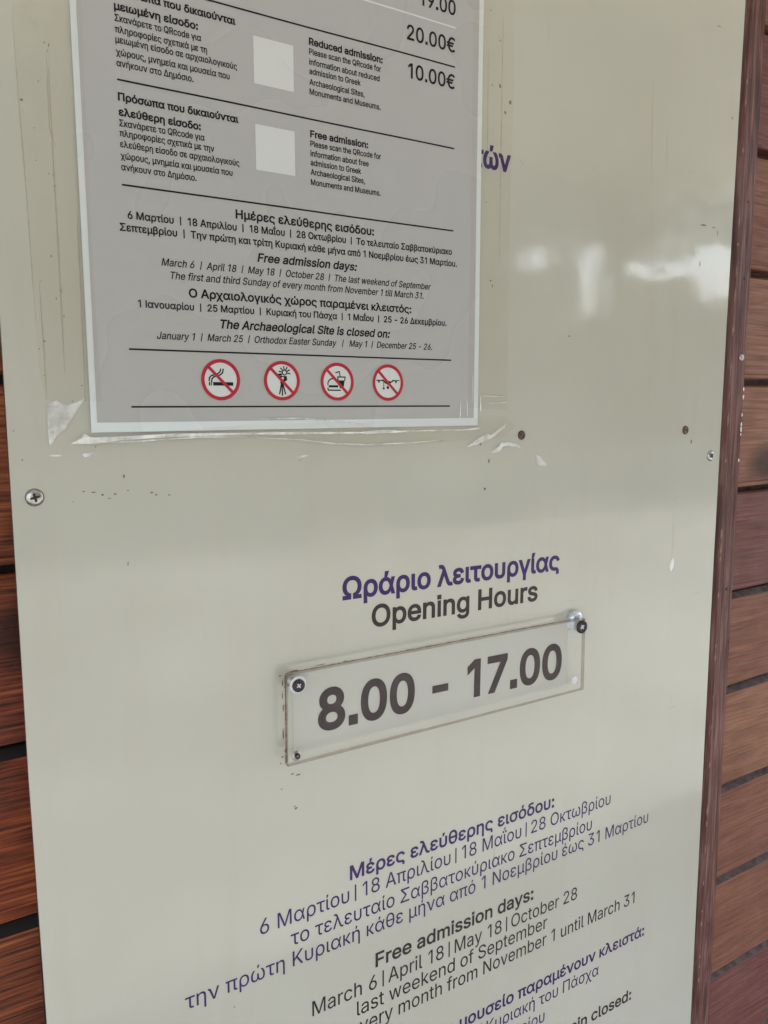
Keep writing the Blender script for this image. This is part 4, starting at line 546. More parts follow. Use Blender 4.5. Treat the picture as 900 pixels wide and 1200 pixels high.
'ώ': (560, '196 -5 175 -5 148 -5 124 1 102 14 81 27 65 47 52 73 40 99 34 131 34 170 34 204 39 235 47 262 56 289 67 313 80 333 92 353 105 368 116 379 139 379 162 379 185 379 171 364 157 346 143 326 130 306 118 283 109 257 100 232 96 202 96 170 96 131 103 101 117 80 131 59 151 49 177 49 201 49 219 58 232 78 244 97 251 125 251 163 251 190 251 218 251 245 270 245 290 245 310 245 310 218 310 190 310 163 310 125 316 97 327 78 339 58 357 49 382 49 408 49 428 59 443 80 457 101 464 131 464 170 464 203 459 233 450 259 441 285 429 308 416 328 402 348 388 365 375 379 397 379 420 379 443 379 455 368 467 353 480 334 493 314 504 291 512 263 521 236 525 205 525 170 525 131 519 98 507 72 495 46 479 27 457 14 436 1 411 -5 384 -5 361 -5 343 -1 328 7 313 15 301 26 293 40 284 54 277 70 273 88 277 88 281 88 285 88 281 69 274 53 265 39 256 25 244 14 229 6 214 -2/273 429 259 429 263 462 267 496 271 529 293 529 314 529 336 529 325 496 313 462 302 429 288 429'),
'€': (464, '254 329 364 329 356 312 348 296 341 279 233 279 125 279 16 279 22 296 28 312 34 329 144 329/225 229 321 229 313 213 305 196 298 179 204 179 110 179 16 179 22 196 28 213 34 229 130 229/405 481 423 463 415 445 406 427 398 409 388 418 377 426 366 433 354 440 342 446 329 450 316 454 302 456 288 456 260 456 235 448 213 433 191 417 173 395 161 365 148 335 141 298 141 254 141 211 148 174 161 144 173 114 191 91 213 76 235 61 260 53 288 53 303 53 316 55 329 59 342 63 354 68 365 74 376 81 387 88 396 96 405 78 413 60 422 43 404 26 384 14 361 6 338 -3 313 -7 288 -7 247 -7 211 4 179 25 148 46 123 76 105 115 87 154 78 200 78 254 78 308 87 354 105 393 123 433 148 463 179 484 211 505 247 516 288 516 314 516 338 511 361 502 384 494'),
}

CAP = 509.0      # height of a capital
STEM = 64.0      # stem of a capital

def glyph(ch):
    a, s = GLYPHS[ch]
    cs = []
    for t in s.split('/'):
        n = [int(q) for q in t.split()]
        if n:
            c = [tuple(n[i:i + 6]) for i in range(0, len(n), 6)]
            if ch == '|': c = [tuple(v if k % 2 == 0 else max(-50, min(525, v)) for k, v in enumerate(p)) for p in c]
            if len(c) == 8:                  # round full stops and dots become square ones
                xs = [p[2] for p in c]; ys = [p[3] for p in c]
                w, h = max(xs) - min(xs), max(ys) - min(ys)
                if w < 95 and abs(w - h) < 12:
                    x0, x1, y0, y1 = min(xs) + 2, max(xs) - 2, min(ys) + 2, max(ys) - 2
                    if ch in '.:' and y0 < 60: y1 -= y0; y0 = 0
                    q = [(x0, y0), (x1, y0), (x1, y1), (x0, y1)]
                    if area([(p[2], p[3]) for p in c]) < 0: q.reverse()
                    c = [(a, b, a, b, a, b) for (a, b) in q]
            cs.append(c)
    return a, cs

def flatten(c, n):
    out = []
    for i, p in enumerate(c):
        q = c[(i + 1) % len(c)]
        a, b, d, e = (p[2], p[3]), (p[4], p[5]), (q[0], q[1]), (q[2], q[3])
        out.append(a)
        ex, ey = e[0] - a[0], e[1] - a[1]
        L = math.hypot(ex, ey) or 1
        dev = max(abs((b[0] - a[0]) * ey - (b[1] - a[1]) * ex), abs((d[0] - a[0]) * ey - (d[1] - a[1]) * ex)) / L
        if dev < 1.2: continue
        for k in range(1, n):
            t = k / n; u = 1 - t
            out.append(tuple(u ** 3 * a[j] + 3 * u * u * t * b[j] + 3 * u * t * t * d[j] + t ** 3 * e[j] for j in (0, 1)))
    r = []
    for p in out:
        if not r or math.hypot(p[0] - r[-1][0], p[1] - r[-1][1]) > 5.0: r.append(p)
    if len(r) > 2 and math.hypot(r[0][0] - r[-1][0], r[0][1] - r[-1][1]) <= 5.0: r.pop()
    return r

def area(p):
    return 0.5 * sum(p[i][0] * p[(i + 1) % len(p)][1] - p[(i + 1) % len(p)][0] * p[i][1] for i in range(len(p)))

def inside(pt, p):
    c = False; j = len(p) - 1
    for i in range(len(p)):
        if (p[i][1] > pt[1]) != (p[j][1] > pt[1]) and pt[0] < (p[j][0] - p[i][0]) * (pt[1] - p[i][1]) / (p[j][1] - p[i][1]) + p[i][0]:
            c = not c
        j = i
    return c

def offset(p, d):
    """push a loop outwards (d > 0) relative to its own winding: to the right of travel for a counter-clockwise loop"""
    n = len(p); r = []
    for i in range(n):
        a, b, c = p[i - 1], p[i], p[(i + 1) % n]
        u = Vector((b[0] - a[0], b[1] - a[1])); w = Vector((c[0] - b[0], c[1] - b[1]))
        if u.length < 1e-9 or w.length < 1e-9: r.append(b); continue
        u.normalize(); w.normalize()
        n1 = Vector((u.y, -u.x)); n2 = Vector((w.y, -w.x))
        m = n1 + n2
        if m.length < 0.15: r.append((b[0] + n1.x * d, b[1] + n1.y * d)); continue
        m.normalize()
        k = min(1.0 / max(m.dot(n1), 0.45), 1.8)
        r.append((b[0] + m.x * d * k, b[1] + m.y * d * k))
    return r

STYLE = {   # material, stem / capital height, slant, curve steps
    'head': ('ink', 0.22, 0.0, 2), 'small': ('ink', 0.165, 0.0, 2), 'price': ('ink', 0.165, 0.0, 4),
    'title': ('ink', 0.205, 0.0, 3), 'titlei': ('ink', 0.20, 0.2, 3), 'date': ('ink', 0.185, 0.0, 2), 'datei': ('ink', 0.15, 0.2, 2),
    'purple_bold': ('purple', 0.205, 0.0, 4), 'brown_bold': ('brown', 0.20, 0.0, 4), 'digits': ('digits', 0.212, 0.0, 6),
    'purple_bold2': ('purple', 0.19, 0.0, 3), 'purple': ('purple', 0.13, 0.0, 3), 'brown_bold2': ('brown', 0.19, 0.0, 3),
    'brown': ('brown', 0.132, 0.0, 3)}

def spacing(text, i):
    if text[i] == '1': return -60
    if text[i] == ' ' and '|' in text[max(0, i - 1):i + 2] and '  ' not in text: return -95
    return 0

def natural(text):
    x = 0; lo = 1e9; hi = -1e9
    for i, ch in enumerate(text):
        a, cs = glyph(ch)
        a += spacing(text, i)
        for c in cs:
            xs = [p[2] for p in c]
            lo = min(lo, x + min(xs)); hi = max(hi, x + max(xs))
        x += a
    return lo, hi

def set_text(mesh, text, x0, z0, x1, z1, cap, style, y, xs_default=None):
    mat, stem, slant, steps = STYLE[style]
    s = cap / CAP
    lo, hi = natural(text)
    stem_mm = stem * cap
    # horizontal scale from the measured width (one pass corrects for the thickening)
    xs = xs_default or 1.0
    if x0 is not None:
        off = 0.0
        for _ in range(3):
            xs = ((x1 - x0) - 2 * off - slant * cap * 0.35) / ((hi - lo) * s)
            off = (stem_mm - STEM * s * (0.5 + 0.5 * xs)) / 2
    else:
        off = (stem_mm - STEM * s * (0.5 + 0.5 * xs)) / 2
        x0 = x1 - (hi - lo) * s * xs - 2 * off - slant * cap * 0.35
    ys = (cap - 2 * off) / cap
    ang = math.atan2(z1 - z0, x1 - x0)
    ca, sa = math.cos(ang), math.sin(ang)
    pen = 0
    for i, ch in enumerate(text):
        a, cs = glyph(ch)
        a += spacing(text, i)
        loops = []
        for c in cs:
            p = flatten(c, steps)
            p = [((pen + q[0] - lo) * s * xs + off, q[1] * s * ys + off) for q in p]
            if len(p) > 2: loops.append(p)
        pen += a
        if not loops: continue
        big = max(loops, key=lambda p: abs(area(p)))
        sign = 1 if area(big) > 0 else -1
        fin = []
        for l in loops:
            l = [(q[0] + slant * q[1], q[1]) for q in offset(l, off * sign)]
            fin.append([(x0 + q[0] * ca - q[1] * sa, z0 + q[0] * sa + q[1] * ca) for q in l])
        mesh.fill(fin, y)
    return mat, xs

LINES = [
    ('poster', 'Πρόσωπα που δικαιούνται', 24.6, 254.0, 99.5, 254.0, 4.75, 'head'),
    ('poster', 'μειωμένη είσοδο:', 24.6, 245.54, 74.83, 245.54, 4.75, 'head'),
    ('poster', 'Σκανάρετε το QRcode για', 24.6, 239.38, 76.63, 239.38, 4.0, 'small'),
    ('poster', 'πληροφορίες σχετικά με τη', 24.6, 233.22, 80.26, 233.22, 4.0, 'small'),
    ('poster', 'μειωμένη είσοδο σε αρχαιολογικούς', 24.6, 227.55, 99.73, 227.55, 4.0, 'small'),
    ('poster', 'χώρους, μνημεία και μουσεία που', 24.6, 220.7, 94.57, 220.7, 4.0, 'small'),
    ('poster', 'ανήκουν στο Δημόσιο.', 24.6, 214.52, 70.9, 214.52, 4.0, 'small'),
    ('poster', 'Πρόσωπα που δικαιούνται', 24.6, 195.42, 99.75, 195.42, 4.75, 'head'),
    ('poster', 'ελεύθερη είσοδο:', 24.6, 186.89, 74.65, 186.89, 4.75, 'head'),
    ('poster', 'Σκανάρετε το QRcode για', 24.6, 180.99, 76.89, 180.99, 4.0, 'small'),
    ('poster', 'πληροφορίες σχετικά με την', 24.6, 175.3, 83.01, 175.3, 4.0, 'small'),
    ('poster', 'ελεύθερη είσοδο σε αρχαιολογικούς', 24.6, 169.1, 99.61, 169.1, 4.0, 'small'),
    ('poster', 'χώρους, μνημεία και μουσεία που', 24.6, 162.46, 94.77, 162.46, 4.0, 'small'),
    ('poster', 'ανήκουν στο Δημόσιο.', 24.6, 156.01, 70.85, 156.01, 4.0, 'small'),
    ('poster', 'Reduced admission:', 151.0, 253.88, 208.05, 253.88, 4.7, 'head'),
    ('poster', 'Please scan the QRcode for', 151.0, 248.0, 206.84, 248.0, 3.9, 'small'),
    ('poster', 'information about reduced', 151.0, 241.55, 205.63, 241.55, 3.9, 'small'),
    ('poster', 'admission to Greek', 151.0, 235.75, 190.36, 235.75, 3.9, 'small'),
    ('poster', 'Archaeological Sites,', 151.0, 228.91, 193.55, 228.91, 3.9, 'small'),
    ('poster', 'Monuments and Museums.', 151.0, 222.81, 206.56, 222.81, 3.9, 'small'),
    ('poster', 'Free admission:', 151.0, 195.54, 196.35, 195.54, 4.7, 'head'),
    ('poster', 'Please scan the QRcode for', 151.0, 189.68, 206.91, 189.68, 3.9, 'small'),
    ('poster', 'information about free', 151.0, 183.37, 196.78, 183.37, 3.9, 'small'),
    ('poster', 'admission to Greek', 151.0, 177.48, 190.68, 177.48, 3.9, 'small'),
    ('poster', 'Archaeological Sites,', 151.0, 171.4, 193.71, 171.4, 3.9, 'small'),
    ('poster', 'Monuments and Museums.', 151.0, 164.79, 206.63, 164.79, 3.9, 'small'),
    ('poster', '19.00', 239.5, 299.84, 271.21, 299.84, 10.2, 'price'),
    ('poster', '20.00€', 228.3, 274.31, 271.07, 274.31, 10.2, 'price'),
    ('poster', '10.00€', 229.6, 248.87, 271.08, 248.87, 10.2, 'price'),
    ('poster', 'Ημέρες ελεύθερης εισόδου:', 96.19, 136.4, 201.05, 136.82, 5.8, 'title'),
    ('poster', '6 Μαρτίου  |  18 Απριλίου  |  18 Μαΐου  |  28 Οκτωβρίου  |  Το τελευταίο Σαββατοκύριακο', 27.14, 128.29, 270.2, 129.82, 4.7, 'date'),
    ('poster', 'Σεπτεμβρίου  |  Την πρώτη και τρίτη Κυριακή κάθε μήνα από 1 Νοεμβρίου έως 31 Μαρτίου.', 22.14, 120.83, 274.91, 121.36, 4.7, 'date'),
    ('poster', 'Free admission days:', 110.63, 110.52, 186.54, 111.03, 5.7, 'titlei'),
    ('poster', 'March 6  |  April 18  |  May 18  |  October 28  |  The last weekend of September', 46.66, 102.6, 250.55, 102.58, 4.6, 'datei'),
    ('poster', 'The first and third Sunday of every month from November 1 till March 31.', 51.32, 94.9, 244.6, 95.48, 4.6, 'datei'),
    ('poster', 'Ο Αρχαιολογικός χώρος παραμένει κλειστός:', 63.43, 84.4, 233.33, 84.36, 5.7, 'title'),
    ('poster', '1 Ιανουαρίου  |  25 Μαρτίου  |  Κυριακή του Πάσχα  |  1 Μαΐου  |  25 - 26 Δεκεμβρίου.', 31.12, 76.31, 265.69, 76.56, 4.6, 'date'),
    ('poster', 'The Archaeological Site is closed on:', 82.84, 66.08, 214.25, 65.4, 5.8, 'titlei'),
    ('poster', 'January 1  |  March 25  |  Orthodox Easter Sunday   |   May 1  |  December 25 - 26.', 41.79, 57.62, 252.75, 58.02, 4.6, 'datei'),
    ('sign', 'τών', 290.0, 198.06, 327.56, 198.06, 17.2, 'purple_bold'),
    ('sign', 'Ωράριο λειτουργίας', 173.28, -128.15, 392.47, -129.39, 17.8, 'purple_bold'),
    ('sign', 'Opening Hours', 198.5, -152.91, 367.48, -153.9, 17.8, 'brown_bold'),
    ('plate', '8.00 - 17.00', 151.34, -226.38, 398.28, -229.72, 33.2, 'digits'),
    ('sign', 'Μέρες ελεύθερης εισόδου:', 177.8, -354.61, 394.59, -354.17, 12.4, 'purple_bold2'),
    ('sign', '6 Μαρτίου | 18 Απριλίου | 18 Μαΐου | 28 Οκτωβρίου', 101.65, -372.54, 469.8, -371.76, 12.4, 'purple'),
    ('sign', 'το τελευταίο Σαββατοκύριακο Σεπτεμβρίου', 126.21, -390.87, 445.01, -391.18, 12.4, 'purple'),
    ('sign', 'την πρώτη Κυριακή κάθε μήνα από 1 Νοεμβρίου έως 31 Μαρτίου', 44.01, -408.61, 526.25, -407.17, 12.4, 'purple'),
    ('sign', 'Free admission days:', 201.0, -439.0, 371.63, -438.65, 12.8, 'brown_bold2'),
    ('sign', 'March 6 | April 18 | May 18 | October 28', 143.37, -457.47, 428.31, -457.83, 12.8, 'brown'),
    ('sign', 'last weekend of September', 183.45, -474.94, 389.87, -474.02, 12.8, 'brown'),
    ('sign', 'first Sunday of every month from November 1 until March 31', None, -491.36, 510.95, -491.36, 12.8, 'brown'),
    ('sign', 'Ο χώρος και το μουσείο παραμένουν κλειστά:', None, -534.11, 528.02, -534.11, 12.4, 'purple_bold2'),
    ('sign', '1 Ιανουαρίου | 25 Μαρτίου | Κυριακή του Πάσχα', None, -552.15, 462.17, -552.15, 12.4, 'purple'),
    ('sign', '1 Μαΐου | 25 - 26 Δεκεμβρίου', None, -571.63, 389.98, -571.63, 12.4, 'purple'),
    ('sign', 'The site and museum remain closed:', None, -601.3, 512.3, -601.3, 12.8, 'brown_bold2'),
    ('sign', 'January 1 | March 25 | Easter Sunday | May 1', None, -674.77, 577.62, -674.77, 12.8, 'brown'),
]


# ================================================================== LARGE STRUCTURE
# ground before the porch, the porch roof, and an unseen screen added to shape the reflections
M['paving'] = plain('pale_paving', (0.17, 0.172, 0.165), 0.8, var=0.35, vscale=0.9)
M['ceil'] = plain('porch_boards', (0.68, 0.61, 0.51), 0.6, var=0.3, vscale=6)
M['plinth'] = plain('stone_plinth', (0.34, 0.32, 0.28), 0.9, var=0.4, vscale=1.2)
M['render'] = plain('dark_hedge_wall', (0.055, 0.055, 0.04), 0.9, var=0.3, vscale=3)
g = Mesh()
g.add([(-120000, -120000, -1500), (120000, -120000, -1500), (120000, 120000, -1500), (-120000, 120000, -1500)], [(0, 1, 2, 3)])
tag(g.build('ground', 'paving'), kind='structure')

c = Mesh()
for i in range(17):                                   # boards of the porch ceiling
    y0 = -60 - i * 150
    c.box(-2600, 4200, y0 - 146, y0, 1300, 1325)
c.box(-2600, 4200, -2640, -2612, 1190, 1340)          # fascia
for x in (-2000, -800, 400, 1600, 2800, 4000):
    c.box(x - 45, x + 45, -2600, -40, 1326, 1440)
tag(c.build('ceiling', 'ceil'), kind='structure')

SCREEN_Y = -10000.0
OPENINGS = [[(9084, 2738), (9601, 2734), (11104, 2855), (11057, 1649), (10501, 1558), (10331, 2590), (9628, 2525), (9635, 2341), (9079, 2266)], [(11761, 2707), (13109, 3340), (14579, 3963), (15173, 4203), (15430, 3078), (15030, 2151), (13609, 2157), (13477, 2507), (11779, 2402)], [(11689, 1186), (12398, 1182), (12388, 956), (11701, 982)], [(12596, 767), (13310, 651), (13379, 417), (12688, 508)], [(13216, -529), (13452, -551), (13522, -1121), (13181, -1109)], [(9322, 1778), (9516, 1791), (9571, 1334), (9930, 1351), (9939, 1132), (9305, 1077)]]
w = Mesh()  # unseen screen, added so sky through its gaps mirrors as bright patches
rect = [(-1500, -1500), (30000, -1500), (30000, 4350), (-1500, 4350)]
w.poly(rect, SCREEN_Y, 0, OPENINGS)
w.poly(rect, SCREEN_Y - 150, 0, OPENINGS)
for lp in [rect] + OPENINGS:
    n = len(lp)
    w.add([(x, SCREEN_Y, z) for (x, z) in lp] + [(x, SCREEN_Y - 150, z) for (x, z) in lp], [(i, (i + 1) % n, (i + 1) % n + n, i + n) for i in range(n)])
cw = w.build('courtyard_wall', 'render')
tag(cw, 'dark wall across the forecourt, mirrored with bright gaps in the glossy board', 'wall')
pb = Mesh(); pb.box(-1500, 30000, SCREEN_Y + 20, SCREEN_Y + 120, -1500, -700)  # mid-grey band added to soften the reflected edge of the ground
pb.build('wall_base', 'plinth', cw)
M['awning'] = plain('pale_canvas', (0.72, 0.66, 0.6), 0.8)  # unseen slabs added behind the gaps to dim parts of the reflection
SLAB_LABELS = ['wide sloping pale canvas awning beyond the dark wall, a dim glow in the glossy board',
       'square canvas awning beyond the lowest left gap of the dark wall',
       'small level canvas awning right of the tall bright gap',
       'small tilted canvas awning below the wide bright gap',
       'upright canvas panel beyond the lowest right gap of the dark wall',
       'narrow canvas awning beyond the leftmost gap of the dark wall']
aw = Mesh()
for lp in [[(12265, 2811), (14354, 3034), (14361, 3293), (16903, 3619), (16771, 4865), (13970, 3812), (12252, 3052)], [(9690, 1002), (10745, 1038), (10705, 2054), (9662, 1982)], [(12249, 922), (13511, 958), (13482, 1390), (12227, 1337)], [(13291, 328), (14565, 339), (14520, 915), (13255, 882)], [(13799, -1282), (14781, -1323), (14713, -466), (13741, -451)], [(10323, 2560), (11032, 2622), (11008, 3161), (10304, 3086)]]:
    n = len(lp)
    aw.poly(lp, SCREEN_Y - 700)
    aw.poly(lp, SCREEN_Y - 720)
    aw.add([(x, SCREEN_Y - 700, z) for (x, z) in lp] + [(x, SCREEN_Y - 720, z) for (x, z) in lp], [(i, (i + 1) % n, (i + 1) % n + n, i + n) for i in range(n)])
    tag(aw.build('awning', 'awning'), SLAB_LABELS.pop(0), 'awning')
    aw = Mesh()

# ------------------------------------------------------------------ timber wall
WALL = thing('timber_wall', 'reddish brown stained timber wall of horizontal boards behind the cream board', 'wall', (300, 18, -1500))
W = 18.0
GR = [(960, 962, 1), (845, 849, 1), (730, 736, 1), (613, 620, 1), (496, 504, 1), (381, 389.3, 1), (264, 271.7, 1), (146, 152.5, 1), (32, 40, 1), (-83, -74.7, 1),
      (-198.2, -190, 0), (-316, -299.5, 0), (-431, -417.3, 0), (-546, -531.3, 0), (-664, -653, 0), (-780, -768, 0), (-896, -884, 0)]
XL, XR = -55.0, 705.0
def gz(g, x): return g[0] + (g[1] - g[0]) * (x - XL) / (XR - XL)
bm = Mesh()
xs = [-700 + 50 * i for i in range(41)]
wood_for = [0, 1, 0, 2, 0, 1, 0, 2, 2, 1, 0, 2, 0, 0, 1, 0]
rnd = random.Random(3)
for i in range(len(GR) - 1):
    up, dn = GR[i], GR[i + 1]
    prof = []      # from the top groove to the bottom groove: (offset from which groove, dz, y)
    prof += [(0, -0.5, W + 12), (0, -1.0, W + 7.0), (0, -6.2, W + 0.3), (0, -6.8, W)] if not up[2] else [(0, -3.2, W + 12), (0, -3.2, W + 2.5), (0, -5.2, W)]
    if dn[2]:      # drip lip along the lower edge
        prof += [(1, 13.0, W), (1, 9.0, W - 1.2), (1, 7.5, W - 3.6), (1, 4.8, W - 3.8), (1, 3.4, W - 2.0), (1, 3.2, W + 13)]
    else:
        prof += [(1, 4.6, W), (1, 3.6, W + 1.0), (1, 3.4, W + 12)]
    v = []
    for x in xs:
        jz = rnd.uniform(-0.25, 0.25)
        for (k, dz, y) in prof:
            v.append((x, y + rnd.uniform(-0.12, 0.12), gz((up, dn)[k], x) + dz + jz))
    n = len(prof); fs = []
    for a in range(len(xs) - 1):
        for b in range(n - 1):
            q = a * n + b
            fs.append((q, q + 1, q + n + 1, q + n))
    nb = len(bm.f)
    bm.add(v, fs, wood_for[i])
    if not up[2]:
        for q in range(nb, len(bm.f)):
            if (q - nb) % (n - 1) < 2: bm.mi[q] = 3
for i, gq in enumerate(GR):    # bottoms of the grooves: dusty right, shade painted near-black left
    bm.add([(x, W + 12, gz(gq, x) + d) for x in (-700, 1300) for d in (-6, 6)], [(0, 2, 3, 1)], 3)
bm.build('boarding', ['wood0', 'wood1', 'wood2', 'groove'], WALL)

def batten_x(z):               # the batten leans with the edge of the board
    return 613.2 + (4.2 * (-z - 100) / 575 if z < -100 else 0.0)
bt = Mesh()
zz = [-900 + 40 * i for i in range(48)]
v = []
for z in zz:
    x = batten_x(z) + rnd.uniform(-0.25, 0.25)
    for (dx, y) in ((0, W - 0.4), (0.3, 4.5), (5.4, -1.0), (27.5, -1.4), (29.5, 0.6), (30.0, W - 0.4)):
        v.append((x + dx + rnd.uniform(-0.15, 0.15), y, z))
n = 6; fs = []
for a in range(len(zz) - 1):
    for b in range(n - 1):
        q = a * n + b
        fs.append((q, q + 1, q + n + 1, q + n))
bt.add(v, fs, 0)
batten = bt.build('batten', 'wood3', WALL)
def head(cx, cz, r, y, parent, name='nail', mat='dark_steel'):
    h = Mesh()
    h.lathe(cx, cz, [(r, y + 0.3), (r * 0.9, y - 0.4), (r * 0.45, y - 0.7), (0.06, y - 0.75)], 20)
    return h.build(name, mat, parent)
head(634.5, 63.6, 3.4, -1.6, batten, 'screw', 'steel')
for (x, z, r) in ((631.5, -176, 2.0), (646.0, -235, 1.4), (630.0, 214, 1.3), (631.5, 141, 1.5), (634.0, -560, 1.3)):
    if x > batten_x(z) + 28: x = batten_x(z) + 26
    hm = Mesh(); hm.lathe(x, z, [(r, -1.45), (r * 0.5, -1.5), (0.06, -1.5)], 14)
    hm.build('nail_hole', 'recess', batten)
M['wear'] = plain('worn_edge', (0.27, 0.15, 0.09), 0.7, var=0.3, vscale=400)
for k in range(34):            # bare wood where the edge of the batten is knocked
    z = rnd.uniform(-660, 380); x = batten_x(z) + 5.3
    L = rnd.uniform(3, 16); q = rnd.uniform(0.4, 1.3)
    we = Mesh()
    we.add([(x - q * 0.8, -0.1 - 1.05, z), (x + q, -1.28, z + L * 0.4), (x + q * 0.3, -1.25, z + L), (x - q, -0.35 - 0.7, z + L * 0.6)], [(0, 1, 2, 3)])
    we.build('worn_edge', 'wear', batten)
pc = Mesh()                    # pale paint chipped off along the batten
for (x, z) in ((640.5, 32), (640.8, 24), (640.2, 6), (639.9, -4), (639.8, -9), (640.0, -14), (639.0, -41)):
    k = rnd.uniform(0.8, 1.5)
    pts = [(x + k * rnd.uniform(0.7, 1.2) * math.cos(t), z + 2.2 * k * rnd.uniform(0.6, 1.2) * math.sin(t)) for t in [i * math.pi / 4 for i in range(8)]]
    pc.poly(pts, -1.75)
tag(pc.build('paint_chip', 'chip', batten), kind=None)

# ================================================================== SIGN BOARD
SIGN = thing('sign_board', 'cream glossy notice board with purple and brown Greek and English opening hours lettering', 'sign', (285, 3, -880))
outline = [(-46.4, 640), (-46.4, 60), (-46.9, -150), (-47.1, -210), (-45.8, -380), (-44.5, -880),
           (615.0, -880), (613.8, -675), (609.6, -155), (609.4, 95), (610.9, 400), (611.5, 640)]
pm = Mesh()
pm.poly(outline, 0.0, 0)
back = [(x, 3.0, z) for (x, z) in outline]
n = len(outline)
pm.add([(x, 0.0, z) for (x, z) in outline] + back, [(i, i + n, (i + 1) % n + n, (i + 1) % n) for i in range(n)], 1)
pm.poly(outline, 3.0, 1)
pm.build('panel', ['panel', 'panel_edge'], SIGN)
bf = Mesh()                    # black strips added behind the panel to paint the shadow gap along its edges
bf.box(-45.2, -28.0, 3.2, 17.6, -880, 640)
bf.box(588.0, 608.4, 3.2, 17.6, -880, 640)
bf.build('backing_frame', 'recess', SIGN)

def blob(cx, cz, rx, rz, rr, n=9, rot=0.0):
    r = []
    for i in range(n):
        t = 2 * math.pi * i / n
        k = rr.uniform(0.55, 1.15)
        a, b = rx * k * math.cos(t), rz * k * math.sin(t)
        r.append((cx + a * math.cos(rot) - b * math.sin(rot), cz + a * math.sin(rot) + b * math.cos(rot)))
    return r

# specks and scuffs of dirt, where the photograph has them
SPECKS = [(-28.3, 186.3, 0.98, 0.73, 0.0), (-18.8, 198.1, 0.36, 0.46, 0.0), (-22.5, 154.9, 0.45, 0.42, 0.0), (-16.1, 148.4, 0.37, 0.38, 0.0), (-13.8, 148.2, 0.37, 0.35, 0.0), (-13.2, 142.2, 0.47, 0.35, 0.0), (-13.1, 83.7, 0.52, 0.35, 0.0), (-12.6, 82.8, 0.47, 0.35, 0.0), (-12.0, 68.6, 0.43, 0.79, 0.0), (-23.6, 53.8, 0.75, 0.54, 0.0), (-26.6, 49.2, 0.56, 0.49, 0.0), (-43.1, 1.8, 0.59, 0.35, 0.0), (-39.5, -15.2, 0.51, 0.5, 0.0), (-3.9, 28.3, 0.69, 0.36, 0.0), (18.3, -27.5, 0.84, 1.39, 0.0), (2.2, -8.9, 0.45, 0.73, 0.0), (308.1, 259.7, 0.84, 0.61, 0.0), (315.7, 260.5, 1.35, 1.61, 0.0), (326.2, 250.7, 1.38, 1.75, 0.0), (321.2, 242.2, 1.12, 1.25, 0.0), (305.3, 312.6, 0.58, 0.6, 0.0), (314.9, 293.0, 0.84, 0.61, 0.0), (309.5, 114.0, 1.04, 0.92, 0.0), (311.3, 110.2, 0.61, 1.32, 0.0), (304.0, 173.1, 0.68, 0.51, 0.0), (600.5, 286.9, 0.9, 1.52, 0.0), (567.1, 185.2, 5.64, 0.77, 0.0), (582.4, 184.5, 3.84, 0.55, 0.0), (587.9, 180.4, 0.77, 3.15, 0.0), (563.7, 148.8, 0.75, 3.13, 0.0), (574.6, 363.0, 3.68, 0.5, 0.0), (301.6, -15.5, 1.05, 0.83, 0.0), (305.1, -12.8, 1.41, 0.9, 0.0), (310.7, -29.0, 0.8, 2.1, 0.0), (262.5, -11.8, 0.58, 0.53, 0.0), (141.2, -22.0, 0.67, 0.42, 0.0), (564.3, -20.2, 1.16, 2.52, 0.0), (396.3, 74.6, 1.2, 0.72, 0.0), (306.8, -52.0, 1.25, 1.41, 0.0), (-6.1, -35.8, 1.0, 0.47, 0.0), (-0.1, -36.7, 1.51, 0.53, 0.0), (4.9, -38.6, 1.02, 0.64, 0.0), (12.6, -38.5, 1.24, 0.75, 0.0), (20.5, -36.8, 0.79, 0.54, 0.0), (35.4, -38.8, 1.09, 0.66, 0.0), (38.1, -40.6, 1.09, 0.55, 0.0), (46.4, -41.1, 1.11, 0.44, 0.0), (-12.4, -41.7, 0.49, 0.37, 0.0), (8.8, -41.0, 1.54, 0.35, 0.0), (18.5, -83.2, 0.42, 1.65, 0.0), (139.2, -22.5, 0.53, 0.36, 0.0), (458.9, -371.4, 1.19, 0.9, 0.0), (333.8, -346.7, 0.79, 0.65, 0.0), (80.4, -421.8, 0.65, 0.68, 0.0), (121.2, -263.3, 0.68, 0.66, 0.0), (-9.7, 19.1, 0.49, 0.41, 0.0), (-17.2, 102.7, 0.37, 0.68, 0.0), (-23.6, 87.8, 0.35, 0.48, 0.0), (-15.7, 78.6, 0.35, 0.59, 0.0), (-24.7, 34.0, 0.35, 0.5, 0.0), (-22.5, 172.4, 0.35, 0.46, 0.0), (-13.4, 215.1, 0.46, 0.37, 0.0), (-14.5, 219.3, 0.36, 0.68, 0.0), (-12.3, 218.5, 0.35, 0.91, 0.0)]
rr = random.Random(11)
for (x, z, a, b, rot) in SPECKS:
    sm = Mesh(); sm.poly(blob(x, z, a, b, rr, 9, rot), -0.05)
    sm.build('dirt_speck', 'soil', SIGN)
